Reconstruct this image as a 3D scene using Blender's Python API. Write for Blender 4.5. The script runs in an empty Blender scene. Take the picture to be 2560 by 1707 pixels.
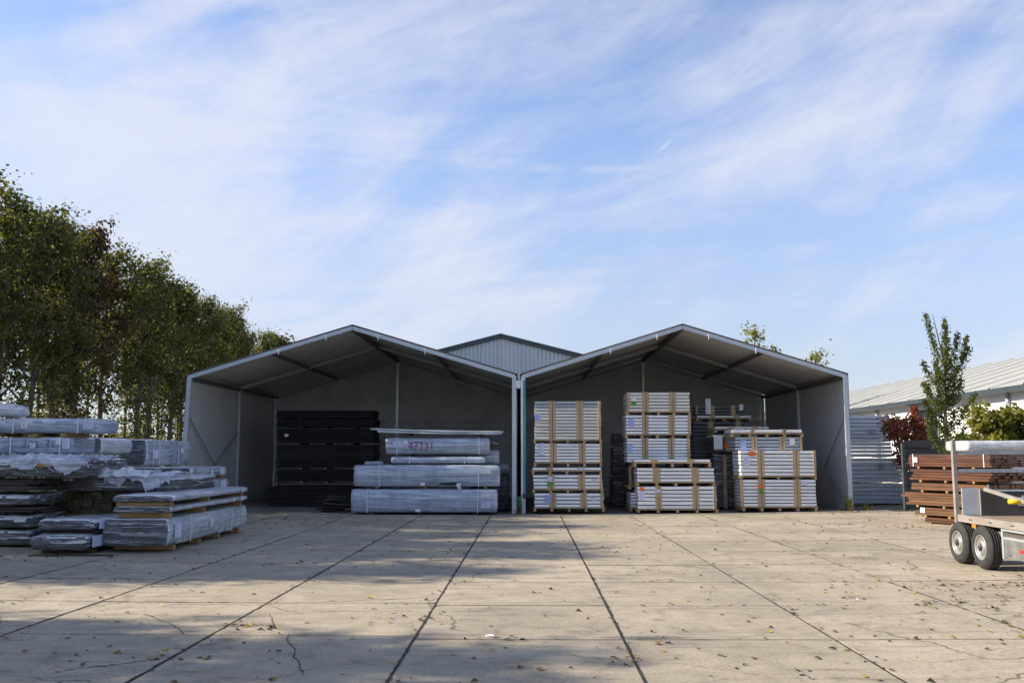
import bpy, math, random
import numpy as np
from mathutils import Vector, Matrix, noise as mnoise

# ------------------------------------------------------------------ camera, sky, sun, exposure
S = bpy.context.scene
COL = S.collection
FPX, PSI, TH, CH = 2330.0, math.radians(1.03), math.radians(6.89), 1.75
cd = bpy.data.cameras.new('camera'); cam = bpy.data.objects.new('camera', cd); COL.objects.link(cam)
cd.sensor_width = 36.0; cd.lens = 36.0 * FPX / 2560.0; cd.clip_start = .1; cd.clip_end = 3000
cam.location = (0, 0, CH); cam.rotation_euler = (math.pi/2 + TH, 0, PSI)
S.camera = cam
RV = np.array([math.cos(PSI), math.sin(PSI), 0.0])
FV = np.array([-math.sin(PSI)*math.cos(TH), math.cos(PSI)*math.cos(TH), math.sin(TH)])
UV = np.cross(RV, FV)

def P(u, v, Y):
    """world point at depth Y behind photo position (u, v)"""
    d = RV*(u-1280)/FPX + UV*(853.5-v)/FPX + FV
    return Vector((np.array([0, 0, CH]) + d*Y/d[1]).tolist())

def dirpx(u, v):
    d = RV*(u-1280)/FPX + UV*(853.5-v)/FPX + FV
    return d/np.linalg.norm(d)

SUN_EL, SUN_AZ = math.radians(30.5), math.radians(-90.6)      # azimuth from +Y towards +X
w = bpy.data.worlds.new('World'); S.world = w; w.use_nodes = True
def build_world():
    nt = w.node_tree; N, L = nt.nodes, nt.links
    N.clear()
    def nd(t, **k):
        n = N.new(t)
        for a, b in k.items(): setattr(n, a, b)
        return n
    def mth(op, a, b=None, c=None, clamp=False):
        n = nd('ShaderNodeMath', operation=op, use_clamp=clamp)
        for i, x in enumerate((a, b, c)):
            if x is None: continue
            if isinstance(x, (int, float)): n.inputs[i].default_value = x
            else: L.new(x, n.inputs[i])
        return n.outputs[0]
    def sstep(x, lo, hi):
        n = nd('ShaderNodeMapRange', interpolation_type='SMOOTHSTEP')
        L.new(x, n.inputs[0]); n.inputs[1].default_value = lo; n.inputs[2].default_value = hi
        return n.outputs[0]
    out = nd('ShaderNodeOutputWorld'); bg = nd('ShaderNodeBackground')
    sky = nd('ShaderNodeTexSky', sky_type='NISHITA'); sky.sun_disc = False
    sky.sun_elevation = SUN_EL; sky.sun_rotation = SUN_AZ % (2*math.pi)
    sky.altitude = 0; sky.air_density = .9; sky.dust_density = .15; sky.ozone_density = 2.2
    tc = nd('ShaderNodeTexCoord'); V = tc.outputs['Generated']
    sep = nd('ShaderNodeSeparateXYZ'); L.new(V, sep.inputs[0])
    def noise(scale, roll, flat, off, det=8, rough=.6, dist=0.0):
        r = nd('ShaderNodeVectorRotate', rotation_type='Y_AXIS'); L.new(V, r.inputs['Vector']); r.inputs['Angle'].default_value = math.radians(roll)
        m = nd('ShaderNodeMapping'); L.new(r.outputs[0], m.inputs[0])
        m.inputs['Scale'].default_value = (1, 1, flat); m.inputs['Location'].default_value = off
        n = nd('ShaderNodeTexNoise'); L.new(m.outputs[0], n.inputs['Vector'])
        n.inputs['Scale'].default_value = scale; n.inputs['Detail'].default_value = det
        n.inputs['Roughness'].default_value = rough; n.inputs['Distortion'].default_value = dist
        return n.outputs[0]
    def near(d0, lo, hi):
        n = nd('ShaderNodeVectorMath', operation='DOT_PRODUCT'); L.new(V, n.inputs[0]); n.inputs[1].default_value = tuple(d0)
        return sstep(n.outputs['Value'], lo, hi)
    big = noise(2.6, 20, 1.6, (3.1, 1.7, .4), 5, .55, .6)
    wis = noise(2.4, 30, 3.2, (1.2, 7.3, .9), 9, .60, 1.3)
    fin = noise(6.0, 24, 2.0, (4.0, 2.0, .2), 9, .66, .8)
    wis2 = noise(2.1, 5, 5.5, (9.1, 3.3, .3), 9, .60, .8)
    bias = mth('MULTIPLY', near(dirpx(650, 330), .95, 1.0), .19)
    bias = mth('ADD', bias, mth('MULTIPLY', near(dirpx(150, 500), .97, 1.0), .07))
    bias = mth('ADD', bias, mth('MULTIPLY', near(dirpx(1950, 150), .985, 1.0), .05))
    tot = mth('ADD', mth('ADD', mth('MULTIPLY', big, .32), mth('MULTIPLY', wis, .52)),
              mth('ADD', mth('MULTIPLY', fin, .26), mth('MULTIPLY', wis2, .55)))
    tot = mth('ADD', tot, bias)
    msk = sstep(tot, .735, 1.12)
    # vapour trails: thin streaks along great circles
    def trail(a, b, width, gain, seed):
        d1, d2 = dirpx(*a), dirpx(*b)
        n = np.cross(d1, d2); n /= np.linalg.norm(n)
        t = d2 - d1; t /= np.linalg.norm(t)
        dn = nd('ShaderNodeVectorMath', operation='DOT_PRODUCT'); L.new(V, dn.inputs[0]); dn.inputs[1].default_value = tuple(n)
        dt = nd('ShaderNodeVectorMath', operation='DOT_PRODUCT'); L.new(V, dt.inputs[0]); dt.inputs[1].default_value = tuple(t)
        jit = noise(14, 0, 1, (seed, seed*2, 0), 4)
        ad = mth('ABSOLUTE', mth('ADD', dn.outputs['Value'], mth('MULTIPLY', mth('SUBTRACT', jit, .5), width*1.6)))
        m = mth('SUBTRACT', 1.0, sstep(ad, width*.15, width))
        lo, hi = float(d1@t), float(d2@t)
        m = mth('MULTIPLY', m, sstep(dt.outputs['Value'], lo, lo+.02))
        m = mth('MULTIPLY', m, mth('SUBTRACT', 1.0, sstep(dt.outputs['Value'], hi-.02, hi)))
        brk = sstep(noise(11, 0, 1, (seed*3, seed, 0), 3), .35, .6)
        return mth('MULTIPLY', mth('MULTIPLY', m, brk), gain)
    tr = trail((2045, 0), (1625, 400), .0032, .62, 1.3)
    tr = mth('MAXIMUM', tr, trail((1420, 580), (1250, 722), .0028, .55, 2.1))
    tr = mth('MAXIMUM', tr, trail((680, 400), (800, 700), .0050, .5, 3.7))
    tr = mth('MAXIMUM', tr, trail((1150, 412), (2150, 440), .0075, .45, 5.2))
    msk = mth('MAXIMUM', msk, tr)
    # thin veil that whitens the air towards the horizon
    veil = mth('MULTIPLY', mth('SUBTRACT', 1.0, sstep(sep.outputs[2], 0.0, .34)), .38)
    msk = mth('ADD', mth('MULTIPLY', msk, .86), mth('MULTIPLY', veil, mth('SUBTRACT', 1.0, mth('MULTIPLY', msk, .8))), clamp=True)
    hs = nd('ShaderNodeHueSaturation'); L.new(sky.outputs[0], hs.inputs['Color'])
    hs.inputs['Saturation'].default_value = .90; hs.inputs['Value'].default_value = SKY_GAIN
    low = nd('ShaderNodeMapRange', interpolation_type='SMOOTHSTEP'); L.new(sep.outputs[2], low.inputs[0])
    low.inputs[1].default_value = -.05; low.inputs[2].default_value = .38; low.inputs[3].default_value = .50; low.inputs[4].default_value = 1.12
    sc = nd('ShaderNodeVectorMath', operation='SCALE'); L.new(hs.outputs[0], sc.inputs[0]); L.new(low.outputs[0], sc.inputs['Scale'])
    tint = nd('ShaderNodeVectorMath', operation='MULTIPLY'); L.new(sc.outputs[0], tint.inputs[0]); tint.inputs[1].default_value = (1.0, .97, 1.04)
    mix = nd('ShaderNodeMix', data_type='RGBA'); L.new(msk, mix.inputs[0])
    L.new(tint.outputs[0], mix.inputs[6]); mix.inputs[7].default_value = CLOUD
    L.new(mix.outputs[2], bg.inputs[0]); bg.inputs[1].default_value = .12
    L.new(bg.outputs[0], out.inputs[0])
SKY_GAIN, CLOUD = .94, (3.55, 3.7, 4.25, 1)
build_world()
sd = bpy.data.lights.new('sun', 'SUN'); sd.energy = 4.6; sd.angle = math.radians(.5); sd.color = (1, .89, .72)
sun = bpy.data.objects.new('sun', sd); COL.objects.link(sun)
sdir = Vector((math.sin(SUN_AZ)*math.cos(SUN_EL), math.cos(SUN_AZ)*math.cos(SUN_EL), math.sin(SUN_EL)))
sun.rotation_euler = sdir.to_track_quat('Z', 'Y').to_euler(); sun.location = (-40, 0, 30)
vs = S.view_settings; vs.view_transform = 'Standard'; vs.look = 'None'; vs.gamma = 1; vs.use_curve_mapping = False
vs.exposure = .88
S.cycles.max_bounces = 8; S.cycles.transparent_max_bounces = 12; S.cycles.diffuse_bounces = 4

# ------------------------------------------------------------------ helpers
rnd = random.Random(7)
def U(a, b): return rnd.uniform(a, b)

def gh(x, y):
    """height of the yard: a shallow drainage valley along the middle"""
    k = .0014 if x > 0 else .0006
    a = max(0.0, min(abs(x), 15.0) - .9)
    return k*a*a

class MB:
    def __init__(s): s.v, s.f, s.m = [], [], []
    def add(s, vs_, fs, mi=0):
        o = len(s.v); s.v += [tuple(p) for p in vs_]
        for f in fs: s.f.append(tuple(i+o for i in f)); s.m.append(mi)
        return s
    def box(s, x0, x1, y0, y1, z0, z1, mi=0):
        v = [(x0,y0,z0),(x1,y0,z0),(x1,y1,z0),(x0,y1,z0),(x0,y0,z1),(x1,y0,z1),(x1,y1,z1),(x0,y1,z1)]
        return s.add(v, [(0,3,2,1),(4,5,6,7),(0,1,5,4),(1,2,6,5),(2,3,7,6),(3,0,4,7)], mi)
    def beam(s, a, b, w_, h_, mi=0, up=(0,0,1)):
        a, b = Vector(a), Vector(b); d = (b-a).normalized(); u = Vector(up)
        if abs(d.dot(u)) > .98: u = Vector((0,1,0))
        sx = d.cross(u).normalized()*(w_/2); sz = sx.cross(d).normalized()*(h_/2)
        v = [a-sx-sz, a+sx-sz, a+sx+sz, a-sx+sz, b-sx-sz, b+sx-sz, b+sx+sz, b-sx+sz]
        return s.add(v, [(0,1,2,3),(7,6,5,4),(0,4,5,1),(1,5,6,2),(2,6,7,3),(3,7,4,0)], mi)
    def tube(s, a, b, r0, r1, n=6, mi=0, caps=True):
        a, b = Vector(a), Vector(b); d = (b-a).normalized()
        u = d.cross(Vector((0,0,1)) if abs(d.z) < .95 else Vector((1,0,0))).normalized(); t = d.cross(u)
        v = []
        for c, r in ((a, r0), (b, r1)):
            for i in range(n):
                q = 2*math.pi*i/n; v.append(c + (u*math.cos(q) + t*math.sin(q))*r)
        f = [(i, (i+1) % n, n+(i+1) % n, n+i) for i in range(n)]
        if caps: f += [tuple(range(n-1, -1, -1)), tuple(range(n, 2*n))]
        return s.add(v, f, mi)
    def poly(s, pts, r, n=6, mi=0):
        for a, b in zip(pts[:-1], pts[1:]): s.tube(a, b, r, r, n, mi)
        return s
    def quad(s, a, b, c, d, mi=0): return s.add([a,b,c,d], [(0,1,2,3)], mi)
    def lathe(s, prof, n=32, axis='x', mi=0):
        v, f = [], []
        for (h, r) in prof:
            for i in range(n):
                q = 2*math.pi*i/n
                v.append((h, r*math.cos(q), r*math.sin(q)) if axis == 'x' else (r*math.cos(q), r*math.sin(q), h))
        for j in range(len(prof)-1):
            for i in range(n):
                f.append((j*n+i, j*n+(i+1) % n, (j+1)*n+(i+1) % n, (j+1)*n+i))
        return s.add(v, f, mi)
    def mesh(s, name, mats, smooth=False):
        me = bpy.data.meshes.new(name); me.from_pydata(s.v, [], s.f)
        for m in (mats if isinstance(mats, (list, tuple)) else [mats]): me.materials.append(m)
        if any(s.m): me.polygons.foreach_set('material_index', s.m)
        if smooth: me.polygons.foreach_set('use_smooth', [True]*len(me.polygons))
        me.update(); return me

def part(name, me, parent=None, loc=(0,0,0), rot=(0,0,0), label=None, kind=None):
    o = bpy.data.objects.new(name, me); COL.objects.link(o)
    o.location = loc; o.rotation_euler = rot
    if parent: o.parent = parent
    if label: o['label'] = label
    if kind: o['kind'] = kind
    return o
def thing(name, label, cat, loc=(0,0,0), rz=0, group=None, me=None):
    o = bpy.data.objects.new(name, me); COL.objects.link(o)
    o.location = loc; o.rotation_euler = (0,0,rz); o['label'] = label; o['category'] = cat
    if group: o['group'] = group
    return o
def struct(name, me, loc=(0,0,0)):
    o = part(name, me, None, loc); o['kind'] = 'structure'; return o

_cb = {}
def cham(lx, ly, lz, c, m, axis='x'):
    """board centred on its own axis with chamfered long edges; shared between alike pieces"""
    k = (round(lx,3), round(ly,3), round(lz,3), c, m.name, axis)
    if k in _cb: return _cb[k]
    b = MB()
    if axis == 'x': A, B, Ln = ly/2, lz/2, lx/2
    elif axis == 'y': A, B, Ln = lx/2, lz/2, ly/2
    else: A, B, Ln = lx/2, ly/2, lz/2
    sec = [(-A+c,-B),(A-c,-B),(A,-B+c),(A,B-c),(A-c,B),(-A+c,B),(-A,B-c),(-A,-B+c)]
    v = []
    for e in (-Ln, Ln):
        for (p, q) in sec:
            v.append((e,p,q) if axis == 'x' else ((p,e,q) if axis == 'y' else (p,q,e)))
    f = [(i, (i+1) % 8, 8+(i+1) % 8, 8+i) for i in range(8)] + [tuple(range(7,-1,-1)), tuple(range(8,16))]
    if axis == 'y': f = [tuple(reversed(q)) for q in f]
    b.add(v, f); _cb[k] = b.mesh('board', m); return _cb[k]

# ------------------------------------------------------------------ materials
def mat(name, col, rough=.6, metal=0.0, var=.15, scale=(3,3,3), bump=0.0, bscale=40, rand=.08, spec=.4, col2=None, ramp=(.35,.7), det=6):
    m = bpy.data.materials.new(name); m.use_nodes = True
    nt = m.node_tree; N, L = nt.nodes, nt.links; b = N['Principled BSDF']
    b.inputs['Roughness'].default_value = rough; b.inputs['Metallic'].default_value = metal
    b.inputs['Specular IOR Level'].default_value = spec
    tc = N.new('ShaderNodeTexCoord'); oi = N.new('ShaderNodeObjectInfo')
    ad = N.new('ShaderNodeVectorMath'); ad.operation = 'ADD'; sc = N.new('ShaderNodeVectorMath'); sc.operation = 'SCALE'
    cx = N.new('ShaderNodeCombineXYZ')
    for i in range(3): L.new(oi.outputs['Random'], cx.inputs[i])
    L.new(cx.outputs[0], sc.inputs[0]); sc.inputs['Scale'].default_value = 37.0
    L.new(tc.outputs['Object'], ad.inputs[0]); L.new(sc.outputs[0], ad.inputs[1])
    mp = N.new('ShaderNodeMapping'); L.new(ad.outputs[0], mp.inputs[0]); mp.inputs['Scale'].default_value = scale
    nz = N.new('ShaderNodeTexNoise'); L.new(mp.outputs[0], nz.inputs['Vector']); nz.inputs['Scale'].default_value = 1.0
    nz.inputs['Detail'].default_value = det; nz.inputs['Roughness'].default_value = .65
    rp = N.new('ShaderNodeValToRGB'); L.new(nz.outputs[0], rp.inputs[0])
    c1 = tuple(max(0, x*(1-var)) for x in col); c2 = col2 if col2 else tuple(min(1, x*(1+var)) for x in col)
    rp.color_ramp.elements[0].position, rp.color_ramp.elements[1].position = ramp
    rp.color_ramp.elements[0].color = (*c1, 1); rp.color_ramp.elements[1].color = (*c2, 1)
    hs = N.new('ShaderNodeHueSaturation'); L.new(rp.outputs[0], hs.inputs['Color'])
    mr = N.new('ShaderNodeMapRange'); L.new(oi.outputs['Random'], mr.inputs[0])
    mr.inputs[3].default_value = 1-rand; mr.inputs[4].default_value = 1+rand
    L.new(mr.outputs[0], hs.inputs['Value']); L.new(hs.outputs[0], b.inputs['Base Color'])
    if bump:
        n2 = N.new('ShaderNodeTexNoise'); L.new(mp.outputs[0], n2.inputs['Vector'])
        n2.inputs['Scale'].default_value = bscale; n2.inputs['Detail'].default_value = 5
        bp = N.new('ShaderNodeBump'); L.new(n2.outputs[0], bp.inputs['Height'])
        bp.inputs['Strength'].default_value = bump; bp.inputs['Distance'].default_value = .02
        L.new(bp.outputs[0], b.inputs['Normal'])
    return m

def leafmat(name, cols, scale=1.2, trans=.45, rand=.12, rough=.5):
    m = bpy.data.materials.new(name); m.use_nodes = True
    nt = m.node_tree; N, L = nt.nodes, nt.links; N.clear()
    out = N.new('ShaderNodeOutputMaterial'); p = N.new('ShaderNodeBsdfPrincipled'); t = N.new('ShaderNodeBsdfTranslucent')
    p.inputs['Roughness'].default_value = rough; p.inputs['Specular IOR Level'].default_value = .35
    tc = N.new('ShaderNodeTexCoord'); nz = N.new('ShaderNodeTexNoise'); L.new(tc.outputs['Object'], nz.inputs['Vector'])
    nz.inputs['Scale'].default_value = scale; nz.inputs['Detail'].default_value = 6; nz.inputs['Roughness'].default_value = .75
    rp = N.new('ShaderNodeValToRGB'); L.new(nz.outputs[0], rp.inputs[0])
    e = rp.color_ramp.elements
    while len(e) < len(cols): e.new(.5)
    for i, c in enumerate(cols): e[i].position = .32 + .38*i/(len(cols)-1); e[i].color = (*c, 1)
    oi = N.new('ShaderNodeObjectInfo'); hs = N.new('ShaderNodeHueSaturation'); mr = N.new('ShaderNodeMapRange')
    L.new(oi.outputs['Random'], mr.inputs[0]); mr.inputs[3].default_value = 1-rand; mr.inputs[4].default_value = 1+rand
    L.new(mr.outputs[0], hs.inputs['Value']); L.new(rp.outputs[0], hs.inputs['Color'])
    L.new(hs.outputs[0], p.inputs['Base Color'])
    h2 = N.new('ShaderNodeHueSaturation'); h2.inputs['Value'].default_value = 1.7; h2.inputs['Saturation'].default_value = 1.1
    L.new(hs.outputs[0], h2.inputs['Color']); L.new(h2.outputs[0], t.inputs['Color'])
    mx = N.new('ShaderNodeMixShader'); mx.inputs[0].default_value = trans
    L.new(p.outputs[0], mx.inputs[1]); L.new(t.outputs[0], mx.inputs[2]); L.new(mx.outputs[0], out.inputs[0])
    return m

def wrapmat(name, col, opa=.62, rough=.22, axis='x', streak=False, bump=.45):
    """stretch film: cloudy, glossy, partly see-through, drawn into fine creases along the pack"""
    m = bpy.data.materials.new(name); m.use_nodes = True
    nt = m.node_tree; N, L = nt.nodes, nt.links; N.clear()
    out = N.new('ShaderNodeOutputMaterial'); p = N.new('ShaderNodeBsdfPrincipled'); t = N.new('ShaderNodeBsdfTransparent')
    t.inputs['Color'].default_value = (.86, .90, .95, 1)
    p.inputs['Roughness'].default_value = rough; p.inputs['Specular IOR Level'].default_value = .8
    p.inputs['Coat Weight'].default_value = .6; p.inputs['Coat Roughness'].default_value = .10; p.inputs['Coat IOR'].default_value = 1.8
    tc = N.new('ShaderNodeTexCoord'); oi = N.new('ShaderNodeObjectInfo')
    sc = N.new('ShaderNodeVectorMath'); sc.operation = 'SCALE'; sc.inputs['Scale'].default_value = 23.0
    cx = N.new('ShaderNodeCombineXYZ')
    for i in range(3): L.new(oi.outputs['Random'], cx.inputs[i])
    L.new(cx.outputs[0], sc.inputs[0])
    ad = N.new('ShaderNodeVectorMath'); ad.operation = 'ADD'; L.new(tc.outputs['Object'], ad.inputs[0]); L.new(sc.outputs[0], ad.inputs[1])
    def nz(scl, det, rgh, dist=0, rot=(0,0,0)):
        if axis == 'y': scl = (scl[1], scl[0], scl[2])
        mp = N.new('ShaderNodeMapping'); L.new(ad.outputs[0], mp.inputs[0]); mp.inputs['Scale'].default_value = scl
        mp.inputs['Rotation'].default_value = rot
        n = N.new('ShaderNodeTexNoise'); L.new(mp.outputs[0], n.inputs['Vector']); n.inputs['Scale'].default_value = 1
        n.inputs['Detail'].default_value = det; n.inputs['Roughness'].default_value = rgh; n.inputs['Distortion'].default_value = dist
        return n.outputs[0]
    a = nz((.8, 1.6, 15), 6, .65, .6); c = nz((3.0, 3.0, 4), 4, .6, 1.2)
    d = nz((1.6, 5, 26), 5, .65, .8); e = nz((5, 1.2, 1.2), 4, .6, .4)
    f = nz((1.2, 1.2, 30), 6, .7, 2.2, (.0, .28, .0)); 
    rp = N.new('ShaderNodeMapRange')
    if streak:
        mxx = N.new('ShaderNodeMath'); mxx.operation = 'MAXIMUM'; L.new(f, mxx.inputs[0]); L.new(a, mxx.inputs[1])
        L.new(mxx.outputs[0], rp.inputs[0]); rp.inputs[1].default_value = .55; rp.inputs[2].default_value = .67
        rp.inputs[3].default_value = opa*.2; rp.inputs[4].default_value = min(1, opa*2.1)
    else:
        av = N.new('ShaderNodeMath'); av.operation = 'MULTIPLY_ADD'; L.new(e, av.inputs[0]); av.inputs[1].default_value = .3; L.new(a, av.inputs[2])
        L.new(av.outputs[0], rp.inputs[0]); rp.inputs[1].default_value = .48; rp.inputs[2].default_value = .84
        rp.inputs[3].default_value = opa-.3; rp.inputs[4].default_value = min(1, opa+.32)
    mr = N.new('ShaderNodeValToRGB'); L.new(d, mr.inputs[0]); mr.color_ramp.elements[0].position = .33; mr.color_ramp.elements[1].position = .70
    mr.color_ramp.elements[0].color = (*[x*.72 for x in col], 1); mr.color_ramp.elements[1].color = (*[min(1, x*1.35) for x in col], 1)
    L.new(mr.outputs[0], p.inputs['Base Color'])
    sm = N.new('ShaderNodeMath'); sm.operation = 'ADD'; L.new(d, sm.inputs[0]); L.new(c, sm.inputs[1])
    s2 = N.new('ShaderNodeMath'); s2.operation = 'ADD'; L.new(sm.outputs[0], s2.inputs[0]); L.new(f if streak else e, s2.inputs[1])
    bp = N.new('ShaderNodeBump'); L.new(s2.outputs[0], bp.inputs['Height']); bp.inputs['Strength'].default_value = bump; bp.inputs['Distance'].default_value = .03
    L.new(bp.outputs[0], p.inputs['Normal'])
    mx = N.new('ShaderNodeMixShader'); L.new(rp.outputs[0], mx.inputs[0])
    L.new(t.outputs[0], mx.inputs[1]); L.new(p.outputs[0], mx.inputs[2]); L.new(mx.outputs[0], out.inputs[0])
    return m

def concrete(name):
    m = bpy.data.materials.new(name); m.use_nodes = True
    nt = m.node_tree; N, L = nt.nodes, nt.links; b = N['Principled BSDF']
    b.inputs['Roughness'].default_value = .85; b.inputs['Specular IOR Level'].default_value = .25
    g = N.new('ShaderNodeNewGeometry'); oi = N.new('ShaderNodeObjectInfo')
    def nz(scl, det, rgh, dist=0, rot=0):
        mp = N.new('ShaderNodeMapping'); L.new(g.outputs['Position'], mp.inputs[0]); mp.inputs['Scale'].default_value = scl
        mp.inputs['Rotation'].default_value = (0, 0, rot)
        n = N.new('ShaderNodeTexNoise'); L.new(mp.outputs[0], n.inputs['Vector']); n.inputs['Scale'].default_value = 1
        n.inputs['Detail'].default_value = det; n.inputs['Roughness'].default_value = rgh; n.inputs['Distortion'].default_value = dist
        return n.outputs[0]
    def rampf(x, stops):
        r = N.new('ShaderNodeValToRGB'); L.new(x, r.inputs[0]); e = r.color_ramp.elements
        while len(e) < len(stops): e.new(.5)
        for i, (p_, c) in enumerate(stops): e[i].position = p_; e[i].color = (*c, 1)
        return r.outputs[0]
    def mul(a, b_, f=1.0):
        x = N.new('ShaderNodeMix'); x.data_type = 'RGBA'; x.blend_type = 'MULTIPLY'; x.inputs[0].default_value = f
        L.new(a, x.inputs[6]); L.new(b_, x.inputs[7]); return x.outputs[2]
    base = rampf(nz((.55,.55,1), 8, .62, .5), [(.3,(.315,.272,.208)), (.55,(.395,.34,.256)), (.75,(.45,.388,.294))])
    spk = rampf(nz((28,28,28), 4, .7), [(.33,(.72,.72,.72)), (.5,(1,1,1)), (.7,(1.1,1.1,1.1))])
    stn = rampf(nz((1.8,1.8,1), 9, .7, 1.2), [(.30,(.55,.54,.53)), (.44,(.90,.89,.88)), (.6,(1.05,1.05,1.04))])
    trk = rampf(nz((.5,9,1), 3, .5, .25, math.radians(62)), [(.30,(.66,.65,.64)), (.42,(1,1,1))])
    c = mul(mul(mul(base, spk), stn), trk, .8)
    # hairline cracks
    vo = N.new('ShaderNodeTexVoronoi'); vo.feature = 'DISTANCE_TO_EDGE'; vo.inputs['Scale'].default_value = .33
    wv = N.new('ShaderNodeTexNoise'); L.new(g.outputs['Position'], wv.inputs['Vector']); wv.inputs['Scale'].default_value = 2.2; wv.inputs['Detail'].default_value = 5
    va = N.new('ShaderNodeVectorMath'); va.operation = 'MULTIPLY_ADD'; L.new(wv.outputs['Color'], va.inputs[0]); va.inputs[1].default_value = (.5,.5,0); L.new(g.outputs['Position'], va.inputs[2])
    L.new(va.outputs[0], vo.inputs['Vector'])
    cr = N.new('ShaderNodeMapRange'); L.new(vo.outputs['Distance'], cr.inputs[0]); cr.inputs[1].default_value = .0; cr.inputs[2].default_value = .004
    gate = N.new('ShaderNodeMapRange'); L.new(nz((.35,.35,1), 2, .5), gate.inputs[0]); gate.inputs[1].default_value = .50; gate.inputs[2].default_value = .56
    mx = N.new('ShaderNodeMath'); mx.operation = 'MAXIMUM'; L.new(cr.outputs[0], mx.inputs[0])
    iv = N.new('ShaderNodeMath'); iv.operation = 'SUBTRACT'; iv.inputs[0].default_value = 1; L.new(gate.outputs[0], iv.inputs[1]); L.new(iv.outputs[0], mx.inputs[1])
    crc = rampf(mx.outputs[0], [(0,(.35,.33,.31)), (1,(1,1,1))])
    c = mul(c, crc)
    hs = N.new('ShaderNodeHueSaturation'); L.new(c, hs.inputs['Color'])
    mr = N.new('ShaderNodeMapRange'); L.new(oi.outputs['Random'], mr.inputs[0]); mr.inputs[3].default_value = .93; mr.inputs[4].default_value = 1.05
    L.new(mr.outputs[0], hs.inputs['Value']); L.new(hs.outputs[0], b.inputs['Base Color'])
    bp = N.new('ShaderNodeBump'); L.new(nz((30,30,30), 6, .7), bp.inputs['Height']); bp.inputs['Strength'].default_value = .25; bp.inputs['Distance'].default_value = .01
    L.new(bp.outputs[0], b.inputs['Normal'])
    return m

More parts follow.
